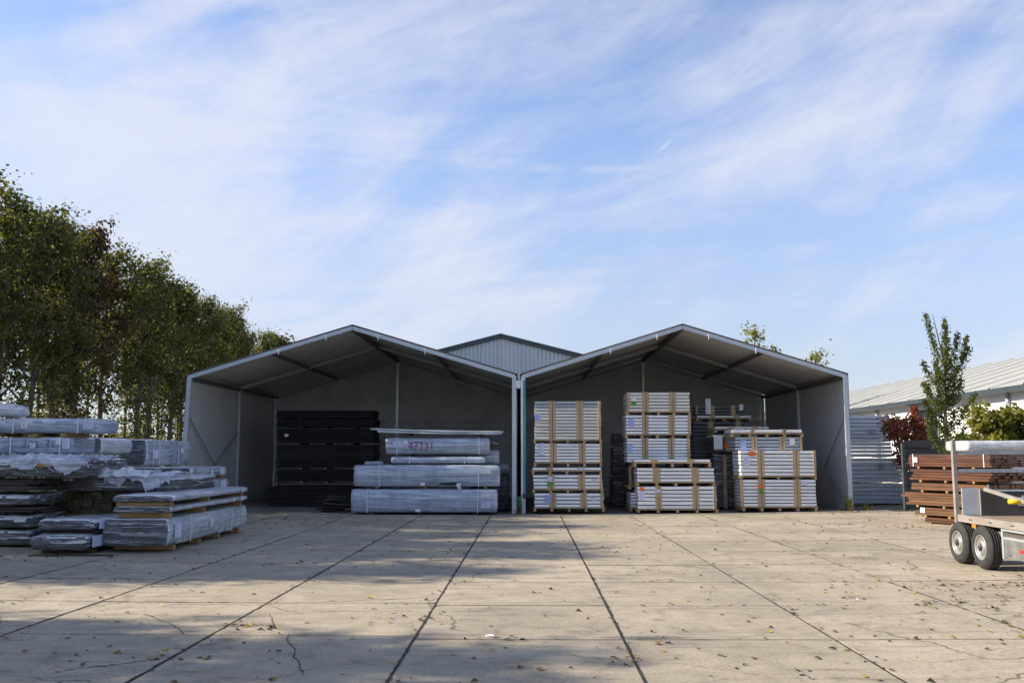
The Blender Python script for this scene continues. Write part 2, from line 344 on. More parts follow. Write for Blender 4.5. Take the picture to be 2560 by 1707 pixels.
M = dict(
 concrete=concrete('concrete'),
 soil=mat('joint soil', (.055,.05,.04), .95, var=.5, scale=(9,9,9), bump=.6, rand=0),
 floor=mat('dusty floor', (.20,.18,.155), .9, var=.35, scale=(1.2,1.2,1.2), bump=.3, rand=0, det=10),
 grass=mat('grass', (.06,.085,.025), .9, var=.5, scale=(.6,.6,.6), bump=.5, rand=0, det=10),
 pvc=mat('grey sheeting', (.60,.60,.58), .55, var=.10, scale=(1.6,1.6,.45), bump=.10, bscale=6, rand=0),
 roofpvc=mat('roof sheeting', (.74,.71,.66), .5, var=.10, scale=(.5,.5,.5), bump=.15, bscale=3, rand=.02),
 alu=mat('aluminium', (.62,.66,.70), .38, .55, var=.10, scale=(2,2,9), rand=.04),
 alub=mat('painted steel', (.50,.55,.60), .45, .25, var=.08, scale=(2,2,9), rand=.03),
 galv=mat('galvanised steel', (.42,.44,.45), .45, .6, var=.25, scale=(14,14,14), rand=.04),
 dgalv=mat('dirty galvanised plate', (.20,.20,.195), .6, .3, var=.3, scale=(5,5,9), rand=0),
 purl=mat('purlin steel', (.13,.13,.125), .5, .3, var=.2, rand=.04),
 frame=mat('inner frame', (.40,.40,.39), .5, .1, var=.15, scale=(2,2,9), rand=.04),
 dsteel=mat('dark steel', (.06,.06,.065), .5, .4, var=.3, rand=.05),
 clad=mat('metal cladding', (.50,.55,.58), .5, .15, var=.06, scale=(.6,.6,.3), rand=.03),
 trim=mat('dark trim', (.05,.065,.075), .5, .2, var=.15, rand=0),
 white=mat('white wall', (.80,.80,.78), .7, var=.04, scale=(.4,.4,.4), rand=.01),
 roofm=mat('pale roof sheet', (.40,.40,.365), .6, .1, var=.10, scale=(.8,2,.8), rand=.03),
 slat=mat('white painted slat', (.82,.83,.84), .5, var=.08, scale=(1.2,6,6), rand=.06),
 cream=mat('cream slat', (.74,.72,.65), .55, var=.08, scale=(1.2,6,6), rand=.06),
 gslat=mat('blue grey slat', (.36,.42,.47), .5, var=.10, scale=(1.2,6,6), rand=.08),
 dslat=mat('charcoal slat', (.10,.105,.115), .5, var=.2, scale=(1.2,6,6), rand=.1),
 bluep=mat('blue grey plank', (.58,.64,.71), .6, var=.15, scale=(.8,6,9), rand=.10),
 card=mat('cardboard', (.44,.32,.19), .85, var=.12, scale=(6,6,6), rand=.08),
 wood=mat('pale pallet wood', (.42,.30,.17), .8, var=.25, scale=(3,3,3), rand=.15),
 owood=mat('orange bearer wood', (.33,.20,.075), .8, var=.3, scale=(4,4,4), rand=.15),
 brown=mat('red brown hardwood', (.085,.028,.011), .6, var=.4, scale=(1.5,9,9), rand=.25, bump=.2, bscale=9),
 brownb=mat('tan hardwood', (.135,.062,.026), .65, var=.35, scale=(1.5,9,9), rand=.22, bump=.2, bscale=9),
 black=mat('black timber', (.014,.013,.012), .75, var=.5, scale=(1,9,12), rand=.3),
 dark=mat('weathered dark timber', (.06,.052,.042), .85, var=.5, scale=(1.2,9,12), rand=.35, bump=.4, bscale=8),
 moss=mat('mossy dark timber', (.085,.077,.036), .9, var=.6, scale=(6,6,6), rand=.35, bump=.4, bscale=6),
 gboard=mat('grey boards', (.28,.305,.34), .7, var=.25, scale=(.8,6,20), rand=.12),
 gend=mat('dark board ends', (.07,.065,.075), .85, var=.6, scale=(8,8,22), rand=.15),
 filmband=wrapmat('film band', (.66,.70,.78), .55, .2),
 paper=mat('label paper', (.62,.64,.84), .8, var=.04, rand=.04),
 paperw=mat('white paper', (.82,.82,.84), .8, var=.03, rand=.02),
 paperb=mat('blue paper', (.36,.45,.80), .8, var=.05, rand=.04),
 ink=mat('ink', (.10,.10,.14), .8, var=.1, rand=0),
 purple=mat('purple marker', (.30,.02,.22), .6, var=.1, rand=0),
 faint=mat('grey marker', (.20,.22,.27), .7, var=.1, rand=0),
 green=mat('green sticker', (.06,.30,.07), .7, var=.1, rand=.05),
 orange=mat('orange sticker', (.80,.17,.05), .7, var=.1, rand=.05),
 strapw=mat('pale strap', (.70,.72,.70), .5, var=.05, rand=.02),
 strapd=mat('dark strap', (.05,.05,.05), .5, var=.1, rand=.02),
 teal=mat('teal strap', (.02,.24,.32), .55, var=.15, scale=(8,8,2), rand=0),
 rope=mat('green rope', (.12,.26,.16), .8, var=.4, scale=(20,20,20), rand=0),
 tyre=mat('tyre rubber', (.035,.035,.034), .8, var=.35, scale=(9,9,9), bump=.5, bscale=9, rand=.05),
 rim=mat('silver wheel paint', (.32,.32,.305), .4, .35, var=.12, scale=(7,7,7), rand=.02),
 rail=mat('weathered aluminium rail', (.34,.31,.27), .5, .25, var=.18, scale=(2.5,2.5,9), rand=.03),
 ply=mat('deck plywood', (.26,.19,.13), .75, var=.3, scale=(4,1.5,4), rand=0),
 panel=mat('brown panel', (.10,.085,.075), .7, var=.25, rand=0),
 yellow=mat('yellow plastic', (.75,.52,.02), .45, var=.08, rand=0),
 amber=mat('amber lens', (.75,.22,.02), .3, var=.05, rand=0),
 redp=mat('red', (.55,.03,.03), .5, var=.05, rand=0),
 bark=mat('bark', (.16,.135,.095), .95, var=.45, scale=(5,5,1.5), bump=.8, bscale=5, rand=.2),
 ivy=mat('ivy leaf', (.02,.03,.012), .6, var=.4, scale=(6,6,6), rand=.1),
 glass=mat('dark window', (.03,.035,.04), .15, var=.1, rand=0, spec=.6),
 fence=mat('dark fence board', (.05,.06,.065), .7, var=.3, scale=(2,2,6), rand=.12),
 leafG=leafmat('poplar leaf', [(.030,.040,.011),(.062,.074,.019),(.13,.13,.033),(.25,.205,.05)], .9, .52),
 leafB=leafmat('browned leaf', [(.035,.030,.010),(.075,.050,.018),(.12,.085,.03),(.12,.12,.03)], .8),
 leafY=leafmat('yellow green leaf', [(.06,.075,.013),(.18,.185,.035),(.33,.30,.06)], 2.5),
 leafU=leafmat('understory leaf', [(.06,.06,.015),(.14,.125,.03),(.22,.19,.06)], .6),
 leafH=leafmat('hornbeam leaf', [(.03,.05,.012),(.075,.10,.02),(.17,.17,.035)], 2.0),
 leafR=leafmat('red leaf', [(.13,.14,.03),(.17,.06,.03),(.27,.07,.045),(.20,.18,.05)], 3.2),
 lf1=mat('fallen leaf yellow', (.42,.30,.04), .8, var=.4, scale=(9,9,9), rand=0),
 lf2=mat('fallen leaf brown', (.15,.085,.03), .85, var=.5, scale=(9,9,9), rand=0),
 lf3=mat('fallen leaf dark', (.045,.033,.02), .9, var=.5, scale=(9,9,9), rand=0),
 lf4=mat('fallen leaf green', (.16,.17,.03), .8, var=.4, scale=(9,9,9), rand=0),
)

for k_, a_ in dict(wrap=((.68,.75,.88), .72, .16), wrapb=((.54,.62,.74), .62, .14), wrapd=((.78,.80,.88), .46, .25, True), wrapend=((.84,.86,.93), .44, .25, True),
                   wrapw=((.78,.80,.84), .84, .28), torn=((.84,.87,.94), .86, .3), drape=((.62,.65,.72), .58, .28), wrapk=((.30,.36,.50), .55, .3)).items():  # torn also covers pack tops, where its white stands in for sky light
    for ax_ in 'xy':
        M[k_ + ('_y' if ax_ == 'y' else '')] = wrapmat('stretch film '+k_+' '+ax_, a_[0], a_[1], a_[2], ax_, len(a_) > 3, .75 if len(a_) > 3 or k_ == 'torn' else (.25 if k_ in ('wrapb', 'wrapk') else .45))

# ------------------------------------------------------------------ ground
def build_ground():
    xs = [-900,-300,-100,-60,-40,-30,-22] + list(np.arange(-16, 16.1, 1.0)) + [22,30,40,60,100,300,900]
    ys = [-300,-60,-20] + list(np.arange(-6, 46.1, 2.0)) + [60,90,140,300,900,1500]
    b = MB(); nx = len(xs)
    b.v = [(x, y, gh(x, y)-.0055) for y in ys for x in xs]
    for j in range(len(ys)-1):
        for i in range(nx-1):
            b.f.append((j*nx+i, j*nx+i+1, (j+1)*nx+i+1, (j+1)*nx+i)); xc = (xs[i]+xs[i+1])/2; yc = (ys[j]+ys[j+1])/2
            m = 1
            if -15.1 < xc < 22 and -6 < yc < 60: m = 2 if (yc > 27.1) else 0
            b.m.append(m)
    struct('ground', b.mesh('ground', [M['soil'], M['grass'], M['floor']]))
    yard = bpy.data.objects.new('concrete_yard', None); COL.objects.link(yard); yard['kind'] = 'structure'
    g, c = .011, .0035
    for i in range(-7, 8):
        for j in range(-2, 10):
            x0 = -1.1 + 2.0*i; y0 = 7.15 + 2.0*j + (.14 if i < 0 else 0)
            x1, y1 = x0+2.0-g, y0+2.0-g
            j1, j2 = U(-.004,.004), U(-.004,.004)
            x0 += g + U(-.004,.004); y0 += g*1.5 + U(-.004,.004)
            dz = U(-.0015, .002)
            def ring(ins, z):
                return [(x, y, gh(x, y)+z) for x, y in ((x0+ins, y0+ins+j1), (x1-ins, y0+ins+j2), (x1-ins, y1-ins), (x0+ins, y1-ins))]
            v = ring(0, -.06+dz) + ring(0, -c+dz) + ring(c, dz)
            f = []
            for k in (0, 4):
                for q in range(4): f.append((k+q, k+(q+1) % 4, k+4+(q+1) % 4, k+4+q))
            f.append((8,9,10,11))
            part('concrete_slab', MB().add(v, f).mesh('concrete_slab', M['concrete']), yard)
    # dirt and debris packed in the joints, with ragged edges
    rj = random.Random(3); jb = MB()
    def dirt(pts, w0, w1, along):
        v = []
        for (x, y) in pts:
            a, c = rj.uniform(w0, w1), rj.uniform(w0, w1); z = gh(x, y)+.0055
            v += [(x-a, y, z), (x+c, y, z)] if along == 'y' else [(x, y-a, z), (x, y+c, z)]
        jb.add(v, [(2*i, 2*i+1, 2*i+3, 2*i+2) if along == 'y' else (2*i, 2*i+2, 2*i+3, 2*i+1) for i in range(len(pts)-1)])
    for i in range(-7, 9):
        x = -1.1+2.0*i; f = 1.0 if i in (-1, 0, 1) else (.75 if i < 0 else .38)
        n = 190; dirt([(x+rj.uniform(-.004,.004), 4.2+23.0*k/n) for k in range(n+1)], .003*f, .019*f, 'y')
    for j in range(-1, 10):
        for i in range(-7, 8):
            y = 7.15+2.0*j+(.14 if i < 0 else 0); x0 = -1.1+2.0*i; f = rj.choice((.35, .6, .9))
            dirt([(x0+.03+1.94*k/16, y+rj.uniform(-.003,.003)+.003) for k in range(17)], .001, .017*f, 'x')
    part('joint_dirt', jb.mesh('joint_dirt', M['soil']), yard, kind='stuff')
    # opened cracks in the slabs at the lower left
    rc = random.Random(12)
    for (pa, wd) in (([(136,1680),(220,1668),(300,1660),(350,1651),(408,1647)], .016), ([(724,1585),(716,1600),(738,1622),(735,1640),(748,1660),(756,1690)], .008), ([(676,1536),(682,1560),(690,1572)], .008), ([(360,1535),(430,1560),(466,1590)], .007)):
        L_, R_ = [], []
        P3 = []
        for u, v in pa:
            d = P(u, v, 10.0); k = 1.745/(1.75-d.z); P3.append(Vector((d.x*k, 10*k, 0)))
        Q = []
        for a, c in zip(P3[:-1], P3[1:]):
            for q in range(7): Q.append(a.lerp(c, q/7)+Vector((rc.uniform(-.015,.015), rc.uniform(-.02,.02), 0)))
        v = []
        for q in Q:
            ww = wd*rc.uniform(.4,1.2)
            v += [(q.x-ww*.5, q.y-ww, gh(q.x,q.y)+.0055), (q.x+ww*.5, q.y+ww, gh(q.x,q.y)+.0055)]
        part('slab_crack', MB().add(v, [(2*i, 2*i+1, 2*i+3, 2*i+2) for i in range(len(Q)-1)]).mesh('slab_crack', M['soil']), yard)
    # raised concrete edge strip along the front of both tents
    b = MB()
    for k in range(-7, 7):
        x0, x1 = k*1.5, k*1.5+1.49
        v = []
        for x in (x0, x1):
            z = gh(x, 28); v += [(x,27.17,z-.05),(x,27.17,z-.004),(x,28.1,z+.0),(x,28.1,z-.05)]
        b.add(v, [(0,4,5,1),(1,5,6,2),(2,6,7,3),(0,1,2,3),(7,6,5,4)])
    struct('edge_strip', b.mesh('edge_strip', M['floor']))
build_ground()

# ------------------------------------------------------------------ storage tents
def tent(label, x0, x1, lean):
    Y = [28.2, 33.2, 38.2]; xm = (x0+x1)/2; ze, zr = 4.08, 5.58
    t = thing('storage_tent', label, 'tent', (xm, Y[0], gh(xm, 28)), 0, 'open fronted storage tents')
    hw = (x1-x0)/2; o = Vector((xm, Y[0], gh(xm, 28)))
    ze -= o.z; zr -= o.z
    sl = (zr-ze)/hw
    yy = [y-Y[0] for y in Y]
    for k in range(2):                                  # roof sheets, slightly sagging between the frames
        for s in (-1, 1):
            b = MB(); nu, nv = 10, 8
            for dz, flip in ((0, False), (.012, True)):
                off = len(b.v)
                for j in range(nv+1):
                    for i in range(nu+1):
                        a = i/nu; c = j/nv
                        sag = -.05*math.sin(math.pi*c)*math.sin(math.pi*min(1, (a*2) % 1.0001))*.8
                        x = s*(hw+.09)*(1-a); y = yy[k]-.05*(k == 0)*(1-c) + (yy[k+1]-yy[k]+.14*(k == 1))*c
                        b.v.append((x, y, ze+.10+(hw-abs(x))*sl+sag+dz))
                for j in range(nv):
                    for i in range(nu):
                        q = (off+j*(nu+1)+i, off+j*(nu+1)+i+1, off+(j+1)*(nu+1)+i+1, off+(j+1)*(nu+1)+i)
                        b.f.append(q if (flip == (s < 0)) else q[::-1]); b.m.append(0)
            part('roof_sheet', b.mesh('roof_sheet', M['roofpvc'], True), t)
    for s in (-1, 1):                                    # frames
        for k, y in enumerate(yy):
            ln = lean if (s < 0 and k == 0) else 0
            m = M['alub'] if k == 0 else M['alu']
            zb = gh(xm+s*hw, Y[k])-o.z
            wd = .13 if k == 0 else .10
            b = MB().beam((s*hw-ln-s*.02, y, zb), (s*hw-s*.02, y, ze+.02), wd, .12, up=(0,1,0))
            if k == 0: b.box(s*hw-.09+(-ln), s*hw+.05-ln, y-.11, y+.11, zb, zb+.015)
            part('post', b.mesh('post', m), t)
            b = MB().beam((s*hw, y, ze+.0), (0, y, zr+.0), .10, .115)
            part('rafter', b.mesh('rafter', m if k == 0 else M['frame']), t)
            if k == 0:
                for xx in ((.16, .45) if s > 0 else (.16, .45)):
                    x = s*hw*xx
                    part('bracket', MB().box(x-.012, x+.012, y-.075, y-.052, ze+(hw-abs(x))*sl-.14, ze+(hw-abs(x))*sl+.02).mesh('bracket', M['paperw']), t)
        for xx, ww, dz in ((1.0, .13, -.02), (.5, .09, .0)):     # eave beams and purlins
            x = s*hw*xx; z = ze+(hw-abs(x))*sl+dz-.01
            for k in range(2):
                part('purlin', MB().beam((x-s*.03*(xx == 1), yy[k]+.06, z), (x-s*.03*(xx == 1), yy[k+1]-.06, z), ww*.8, .11).mesh('purlin', M['purl']), t)
        # side wall: two bays of sheeting, upper and lower
        for k in range(2):
            z0 = gh(xm+s*hw, Y[k])-o.z
            ln = lean if (s < 0 and k == 0) else 0
            zm = 2.55
            for (a, c, inset) in ((z0+(.26 if (s < 0 and k == 1) else .0), zm, 0), (zm-.03, ze+.075, .012)):
                xo = s*(hw+.055+inset)
                fa = ln*(1-(a-z0)/4.0); fc = ln*(1-(c-z0)/4.0)
                b = MB(); nn = 6
                for side in (0, .015):
                    off = len(b.v)
                    for i in range(nn+1):
                        y = yy[k]+(yy[k+1]-yy[k])*i/nn; q = 1-i/nn
                        bl = .02*math.sin(math.pi*i/nn)*s
                        b.v += [(xo-fa*q+bl+side*s, y, a), (xo-fc*q+bl+side*s, y, c)]
                    for i in range(nn):
                        b.f.append((off+2*i, off+2*i+2, off+2*i+3, off+2*i+1)); b.m.append(0)
                part('side_sheet', b.mesh('side_sheet', M['pvc']), t)
            if s < 0 and k == 1:
                part('plinth', MB().box(-hw-.05, -hw+.06, yy[1]+.07, yy[2], z0-.02, z0+.27).mesh('plinth', M['alub']), t)
        # cable braces in the front bay
        zb = gh(xm+s*hw, Y[0])-o.z; xi = s*(hw-.03)
        if s < 0 and lean:
            pts = [((xi-.06, .08, 2.95), (xi, 2.55, 1.35)), ((xi, 2.55, 1.35), (xi, 4.93, 2.5))]
        elif s > 0 and not lean:
            pts = [((xi, .08, 2.85), (xi, 2.35, 1.25)), ((xi, 2.35, 1.25), (xi, .1, zb+.15))]
        else:
            pts = [((xi, .08, 2.85), (xi, 4.9, .6))]
        for a, c in pts: part('brace', MB().tube(a, c, .022, .022, 6).mesh('brace', M['galv']), t)
    for k in range(2):
        part('ridge_beam', MB().beam((0, yy[k]+.06, zr-.02), (0, yy[k+1]-.06, zr-.02), .09, .13).mesh('ridge_beam', M['purl']), t)
    # back wall: sheeted gable above corrugated panels
    yb = yy[2]+.08
    gz0 = gh(xm, 38)-o.z
    part('gable_sheet', MB().add([(-hw,yb+.03,3.05),(hw,yb+.03,3.05),(hw,yb,ze+.095),(0,yb,zr+.095),(-hw,yb,ze+.095)], [(0,1,2,3,4)]).mesh('gable_sheet', M['pvc']), t)
    n = 5
    for i in range(n*2):
        xa = -hw + hw*2*i/(n*2); xb = -hw + hw*2*(i+1)/(n*2)-.006
        b = MB(); z = gz0-.02; zz = []
        while z < 3.16: zz.append(z); z += .05
        pr = [(yb+(.012 if q % 4 in (0, 3) else -.014), a) for q, a in enumerate(zz)]
        v = [(xa, y, a) for y, a in pr] + [(xb, y, a) for y, a in pr]; m_ = len(pr)
        b.add(v, [(q, m_+q, m_+q+1, q+1) for q in range(m_-1)])
        part('wall_panel', b.mesh('wall_panel', M['pvc']), t)
    part('gable_post', MB().box(-.055, .055, yb-.16, yb-.05, gz0, zr-.1).mesh('gable_post', M['alu']), t)
    for dx in ((-.09, .12) if lean else (.3,)):
        part('gable_stanchion', MB().box(dx-.025, dx+.025, yb-.24, yb-.18, gz0, 2.95 if lean else 2.0).mesh('gable_stanchion', M['strapw']), t)
    if lean:
        part('downpipe', MB().tube((-hw+.22, yb-.28, gz0), (-hw+.22, yb-.28, 3.3), .045, .045, 8).mesh('downpipe', M['alub'], True), t)
    else:
        # teal ratchet webbing hanging down the inner front post
        part('webbing', MB().box(-hw+.03, -hw+.075, -.085, -.066, .55, 3.95).mesh('webbing', M['teal']), t)
        part('webbing', MB().box(-hw-.03, -hw+.015, -.085, -.066, .25, 3.95).mesh('webbing', M['strapw']), t)
        part('ratchet', MB().box(-hw-.0, -hw+.10, -.13, -.066, .42, .56).mesh('ratchet', M['dsteel']), t)
        b = MB()
        for q in range(5):
            pts = [(-hw-.12+.05*math.sin(6.28*a/10+q)+.012*q, -.12-.02*q+.03*math.cos(6.28*a/10), .12+.36*abs(math.sin(3.14*a/10+.2*q))) for a in range(11)]
            b.poly(pts, .014, 5)
        part('rope_coil', b.mesh('rope_coil', M['rope'], True), t)
    return t
tent('left open storage tent with grey sheeting, black timber packs inside', -10.36, -.42, .12)
tent('right open storage tent with grey sheeting, pallets of white slats inside', -.19, 9.55, 0)
# gutter sheet hung between the two tents
g = thing('valley_gutter', 'grey rain gutter hung between the two tents above their middle posts', 'gutter', (-.3, 28.2, 3.75))
b = MB()
prof = [(-.16,.22),(-.10,.02),(.0,-.03),(.08,.02),(.12,.22)]
v = [(x, y, z) for y in (0, 9.8) for x, z in prof]
b.add(v, [(i, i+1, 6+i, 5+i) for i in range(4)])
part('trough', b.mesh('trough', M['alu']), g)
part('end_plate', MB().add([(x, -.005, z) for x, z in prof], [(0,1,2,3,4)]).mesh('end_plate', M['paperw']), g)

# ------------------------------------------------------------------ warehouse gable behind the tents
def warehouse():
    Y = 46.0; ap = P(1252, 838, Y); hw = 11.0; sl = .255
    t = thing('metal_warehouse', 'grey corrugated metal warehouse gable with dark verge, behind the two tents', 'warehouse', (ap.x, Y, .0))
    zt = ap.z
    n = 22; wd = 2*hw/n
    for i in range(n):
        xa = -hw+wd*i; pr = []
        q = wd/5
        for k in range(5):
            x = xa+q*k; pr += [(x,0),(x+q*.35,0),(x+q*.45,-.055),(x+q*.88,-.055),(x+q*.98,0)]
        pr.append((xa+wd-.004, 0))
        v = [(x, y, 0) for x, y in pr] + [(x, y, zt-.1-abs(x)*sl) for x, y in pr]; m_ = len(pr)
        part('cladding_sheet', MB().add(v, [(k, k+1, m_+k+1, m_+k) for k in range(m_-1)]).mesh('cladding_sheet', M['clad']), t)
    for s in (-1, 1):
        part('verge_trim', MB().beam((s*.02, -.08, zt-.05), (s*hw, -.08, zt-.05-hw*sl), .14, .24).mesh('verge_trim', M['trim']), t)
        v = [(0,-.1,zt+.08),(s*hw,-.1,zt+.08-hw*sl),(s*hw,30,zt+.08-hw*sl),(0,30,zt+.08)]
        part('roof', MB().add(v, [(0,1,2,3) if s < 0 else (3,2,1,0)]).mesh('roof', M['roofm']), t)
        part('side_wall', MB().box(s*hw-.1, s*hw+.1, .1, 30, 0, zt-hw*sl-.1).mesh('side_wall', M['clad']), t)
warehouse()

# ------------------------------------------------------------------ white hall on the right
def hall():
    X = 17.0; y0, y1 = 20.0, 84.0; ze = 1.75+.1437*X; xr = 25.0; zr = 1.75+.1945*xr
    t = thing('white_hall', 'long white rendered hall with pale metal roof, at the right edge', 'building', (X, y0, 0))
    L_ = y1-y0; d = xr-X
    n = 16
    for i in range(n):                                        # wall panels with shadow joints
        a, c = L_*i/n+.012, L_*(i+1)/n-.012
        part('wall_panel', MB().box(0, .25, a, c, 0, ze-.05).mesh('wall_panel', M['white']), t)
    for s, y in ((0, 0), (1, L_)):
        v = [(0.02,y,0),(2*d,y,0),(2*d,y,ze-.05),(d,y,zr-.1),(0.02,y,ze-.05)]
        part('gable_wall', MB().add(v, [(0,1,2,3,4) if s == 0 else (4,3,2,1,0)]).mesh('gable_wall', M['white']), t)
    part('far_wall', MB().box(2*d-.2, 2*d, .1, L_-.1, 0, ze-.05).mesh('far_wall', M['white']), t)
    n = 27; sl = (zr-ze)/d
    for i in range(n):                                       # roof sheets with raised seams
        a, c = -.3+(L_+.6)*i/n, -.3+(L_+.6)*(i+1)/n
        b = MB()
        for s in (1, -1):
            xe = -.35 if s > 0 else 2*d+.35
            ze2 = ze-.35*sl
            pr = [(a,0),(c-.12,0),(c-.10,.05),(c-.02,.05),(c,0)]
            v = [(xe, y, ze2+z) for y, z in pr]+[(d, y, zr+z) for y, z in pr]
            f = [(k, 5+k, 6+k, k+1) for k in range(4)]
            b.add(v, f if s < 0 else [q[::-1] for q in f])
        part('roof_sheet', b.mesh('roof_sheet', M['roofm']), t)
    part('gutter', MB().beam((-.42, -.3, ze-.22), (-.42, L_+.3, ze-.22), .16, .16).mesh('gutter', M['trim']), t)
    part('fascia', MB().beam((-.26, -.3, ze-.20), (-.26, L_+.3, ze-.20), .06, .22).mesh('fascia', M['galv']), t)
    for px in (2189, 2278, 2514):
        y = X*2330/(px-1322)-y0
        part('downpipe', MB().tube((-.10, y, 0), (-.10, y, ze-.2), .07, .07, 8).mesh('downpipe', M['alu'], True), t)
    y = X*2330/(2305-1322)-y0
    w_ = part('window', MB().box(-.04, .02, y-1.3, y+1.3, 1.9, 3.55).mesh('window', M['glass']), t)
    part('awning', MB().box(-.55, .0, y-1.5, y+1.5, 3.58, 3.70).mesh('awning', M['trim']), w_)
    part('frame', MB().box(-.06, -.042, y-.04, y+.04, 1.9, 3.55).box(-.06,-.042,y-1.3,y-1.22,1.9,3.55).box(-.06,-.042,y+1.22,y+1.3,1.9,3.55).mesh('frame', M['alub']), w_)
hall()

# ------------------------------------------------------------------ packs of timber
def rbox(lx, ly, lz, r, seg, amp, seed, stretch=(1.2,3,7), sag=0.0, bulge=0.0, along='x'):
    """rounded, crumpled film shell; local origin at base centre of the front (y = 0 is the front)"""
    h = [lx/2, ly/2, lz/2]; r = min(r, lz*.45, lx*.45)
    n = [max(3, int(2*a/seg)) for a in h]; n[2] = max(6, n[2])
    idx, V, F = {}, [], []
    def vid(p):
        k = tuple(round(c, 4) for c in p)
        if k not in idx:
            idx[k] = len(V)
            q = [max(-h[i]+r, min(h[i]-r, p[i])) for i in range(3)]
            dv = Vector([p[i]-q[i] for i in range(3)])
            nrm = dv.normalized() if dv.length > 1e-9 else Vector((0,0,1))
            pp = Vector(q)+nrm*r
            nz = mnoise.noise(Vector((pp.x*stretch[0]+seed*3.1, pp.y*stretch[1]+seed, pp.z*stretch[2]-seed)))
            n2 = mnoise.noise(Vector((pp.x*stretch[0]*5+seed, pp.y*stretch[1]*4, pp.z*stretch[2]*3.5+seed*2)))
            pp += nrm*(amp*(nz*.8+n2*.6))
            if nrm.z < -.3: pp.z += abs(amp)*.2
            pp.z -= sag*(1-(2*pp.x/lx)**2)
            bl = bulge*max(0, 1-(2*pp.z/lz)**2)
            if along == 'x': pp.y += math.copysign(bl, pp.y)*min(1, abs(pp.y)/(ly*.4))
            else: pp.x += math.copysign(bl, pp.x)*min(1, abs(pp.x)/(lx*.4))
            V.append((pp.x, pp.y+h[1], pp.z+h[2]))
        return idx[k]
    for ax in range(3):
        a, c = (ax+1) % 3, (ax+2) % 3
        for s in (-1, 1):
            for i in range(n[a]):
                for j in range(n[c]):
                    q = []
                    for (di, dj) in ((0,0),(1,0),(1,1),(0,1)):
                        p = [0,0,0]; p[ax] = s*h[ax]; p[a] = -h[a]+2*h[a]*(i+di)/n[a]; p[c] = -h[c]+2*h[c]*(j+dj)/n[c]
                        q.append(vid(p))
                    F.append(tuple(q) if s > 0 else tuple(q[::-1]))
    b = MB(); b.v = V; b.f = F; b.m = [0]*len(F); return b

def label_sheet(parent, name, o, ux, uz, w_, h_, m, lines=5, mark=False):
    """paper sheet with a few printed lines; o = lower left corner, ux/uz unit vectors"""
    ux, uz = Vector(ux), Vector(uz); nn = ux.cross(uz)*.004; o = Vector(o)
    b = MB(); q = [o, o+ux*w_, o+ux*w_+uz*h_, o+uz*h_]
    b.add([p for p in q]+[p+nn for p in q], [(4,5,6,7),(0,1,5,4),(1,2,6,5),(2,3,7,6),(3,0,4,7)])
    r = random.Random(int(abs(o.x*977+o.z*131)))
    if mark:
        a, c = .25, .75
        for (x0, x1, z0, z1) in ((.25,.35,.2,.8),(.35,.75,.70,.8),(.35,.75,.2,.3),(.65,.75,.3,.45)):
            p0 = o+ux*w_*x0+uz*h_*z0+nn*1.6; b.quad(p0, p0+ux*w_*(x1-x0), p0+ux*w_*(x1-x0)+uz*h_*(z1-z0), p0+uz*h_*(z1-z0), 1)
    else:
        for i in range(lines):
            z = h_*(.86-.75*i/max(1, lines-1)); x1 = w_*r.uniform(.45,.9)
            p0 = o+ux*w_*.08+uz*z+nn*1.6; b.quad(p0, p0+ux*(x1-w_*.08), p0+ux*(x1-w_*.08)+uz*h_*.025, p0+uz*h_*.025, 1)
    return part(name, b.mesh(name, [m, M['ink']]), parent)

def layers(lx, ly, lz, n, jit, seed):
    r = random.Random(seed); b = MB(); h_ = lz/n
    for i in range(n):
        a, c, e = r.uniform(0, jit), r.uniform(0, jit), r.uniform(0, jit)
        b.box(-lx/2+a, lx/2-c, e, ly-r.uniform(0,jit), h_*i+.003, h_*(i+1)-.003)
    return b

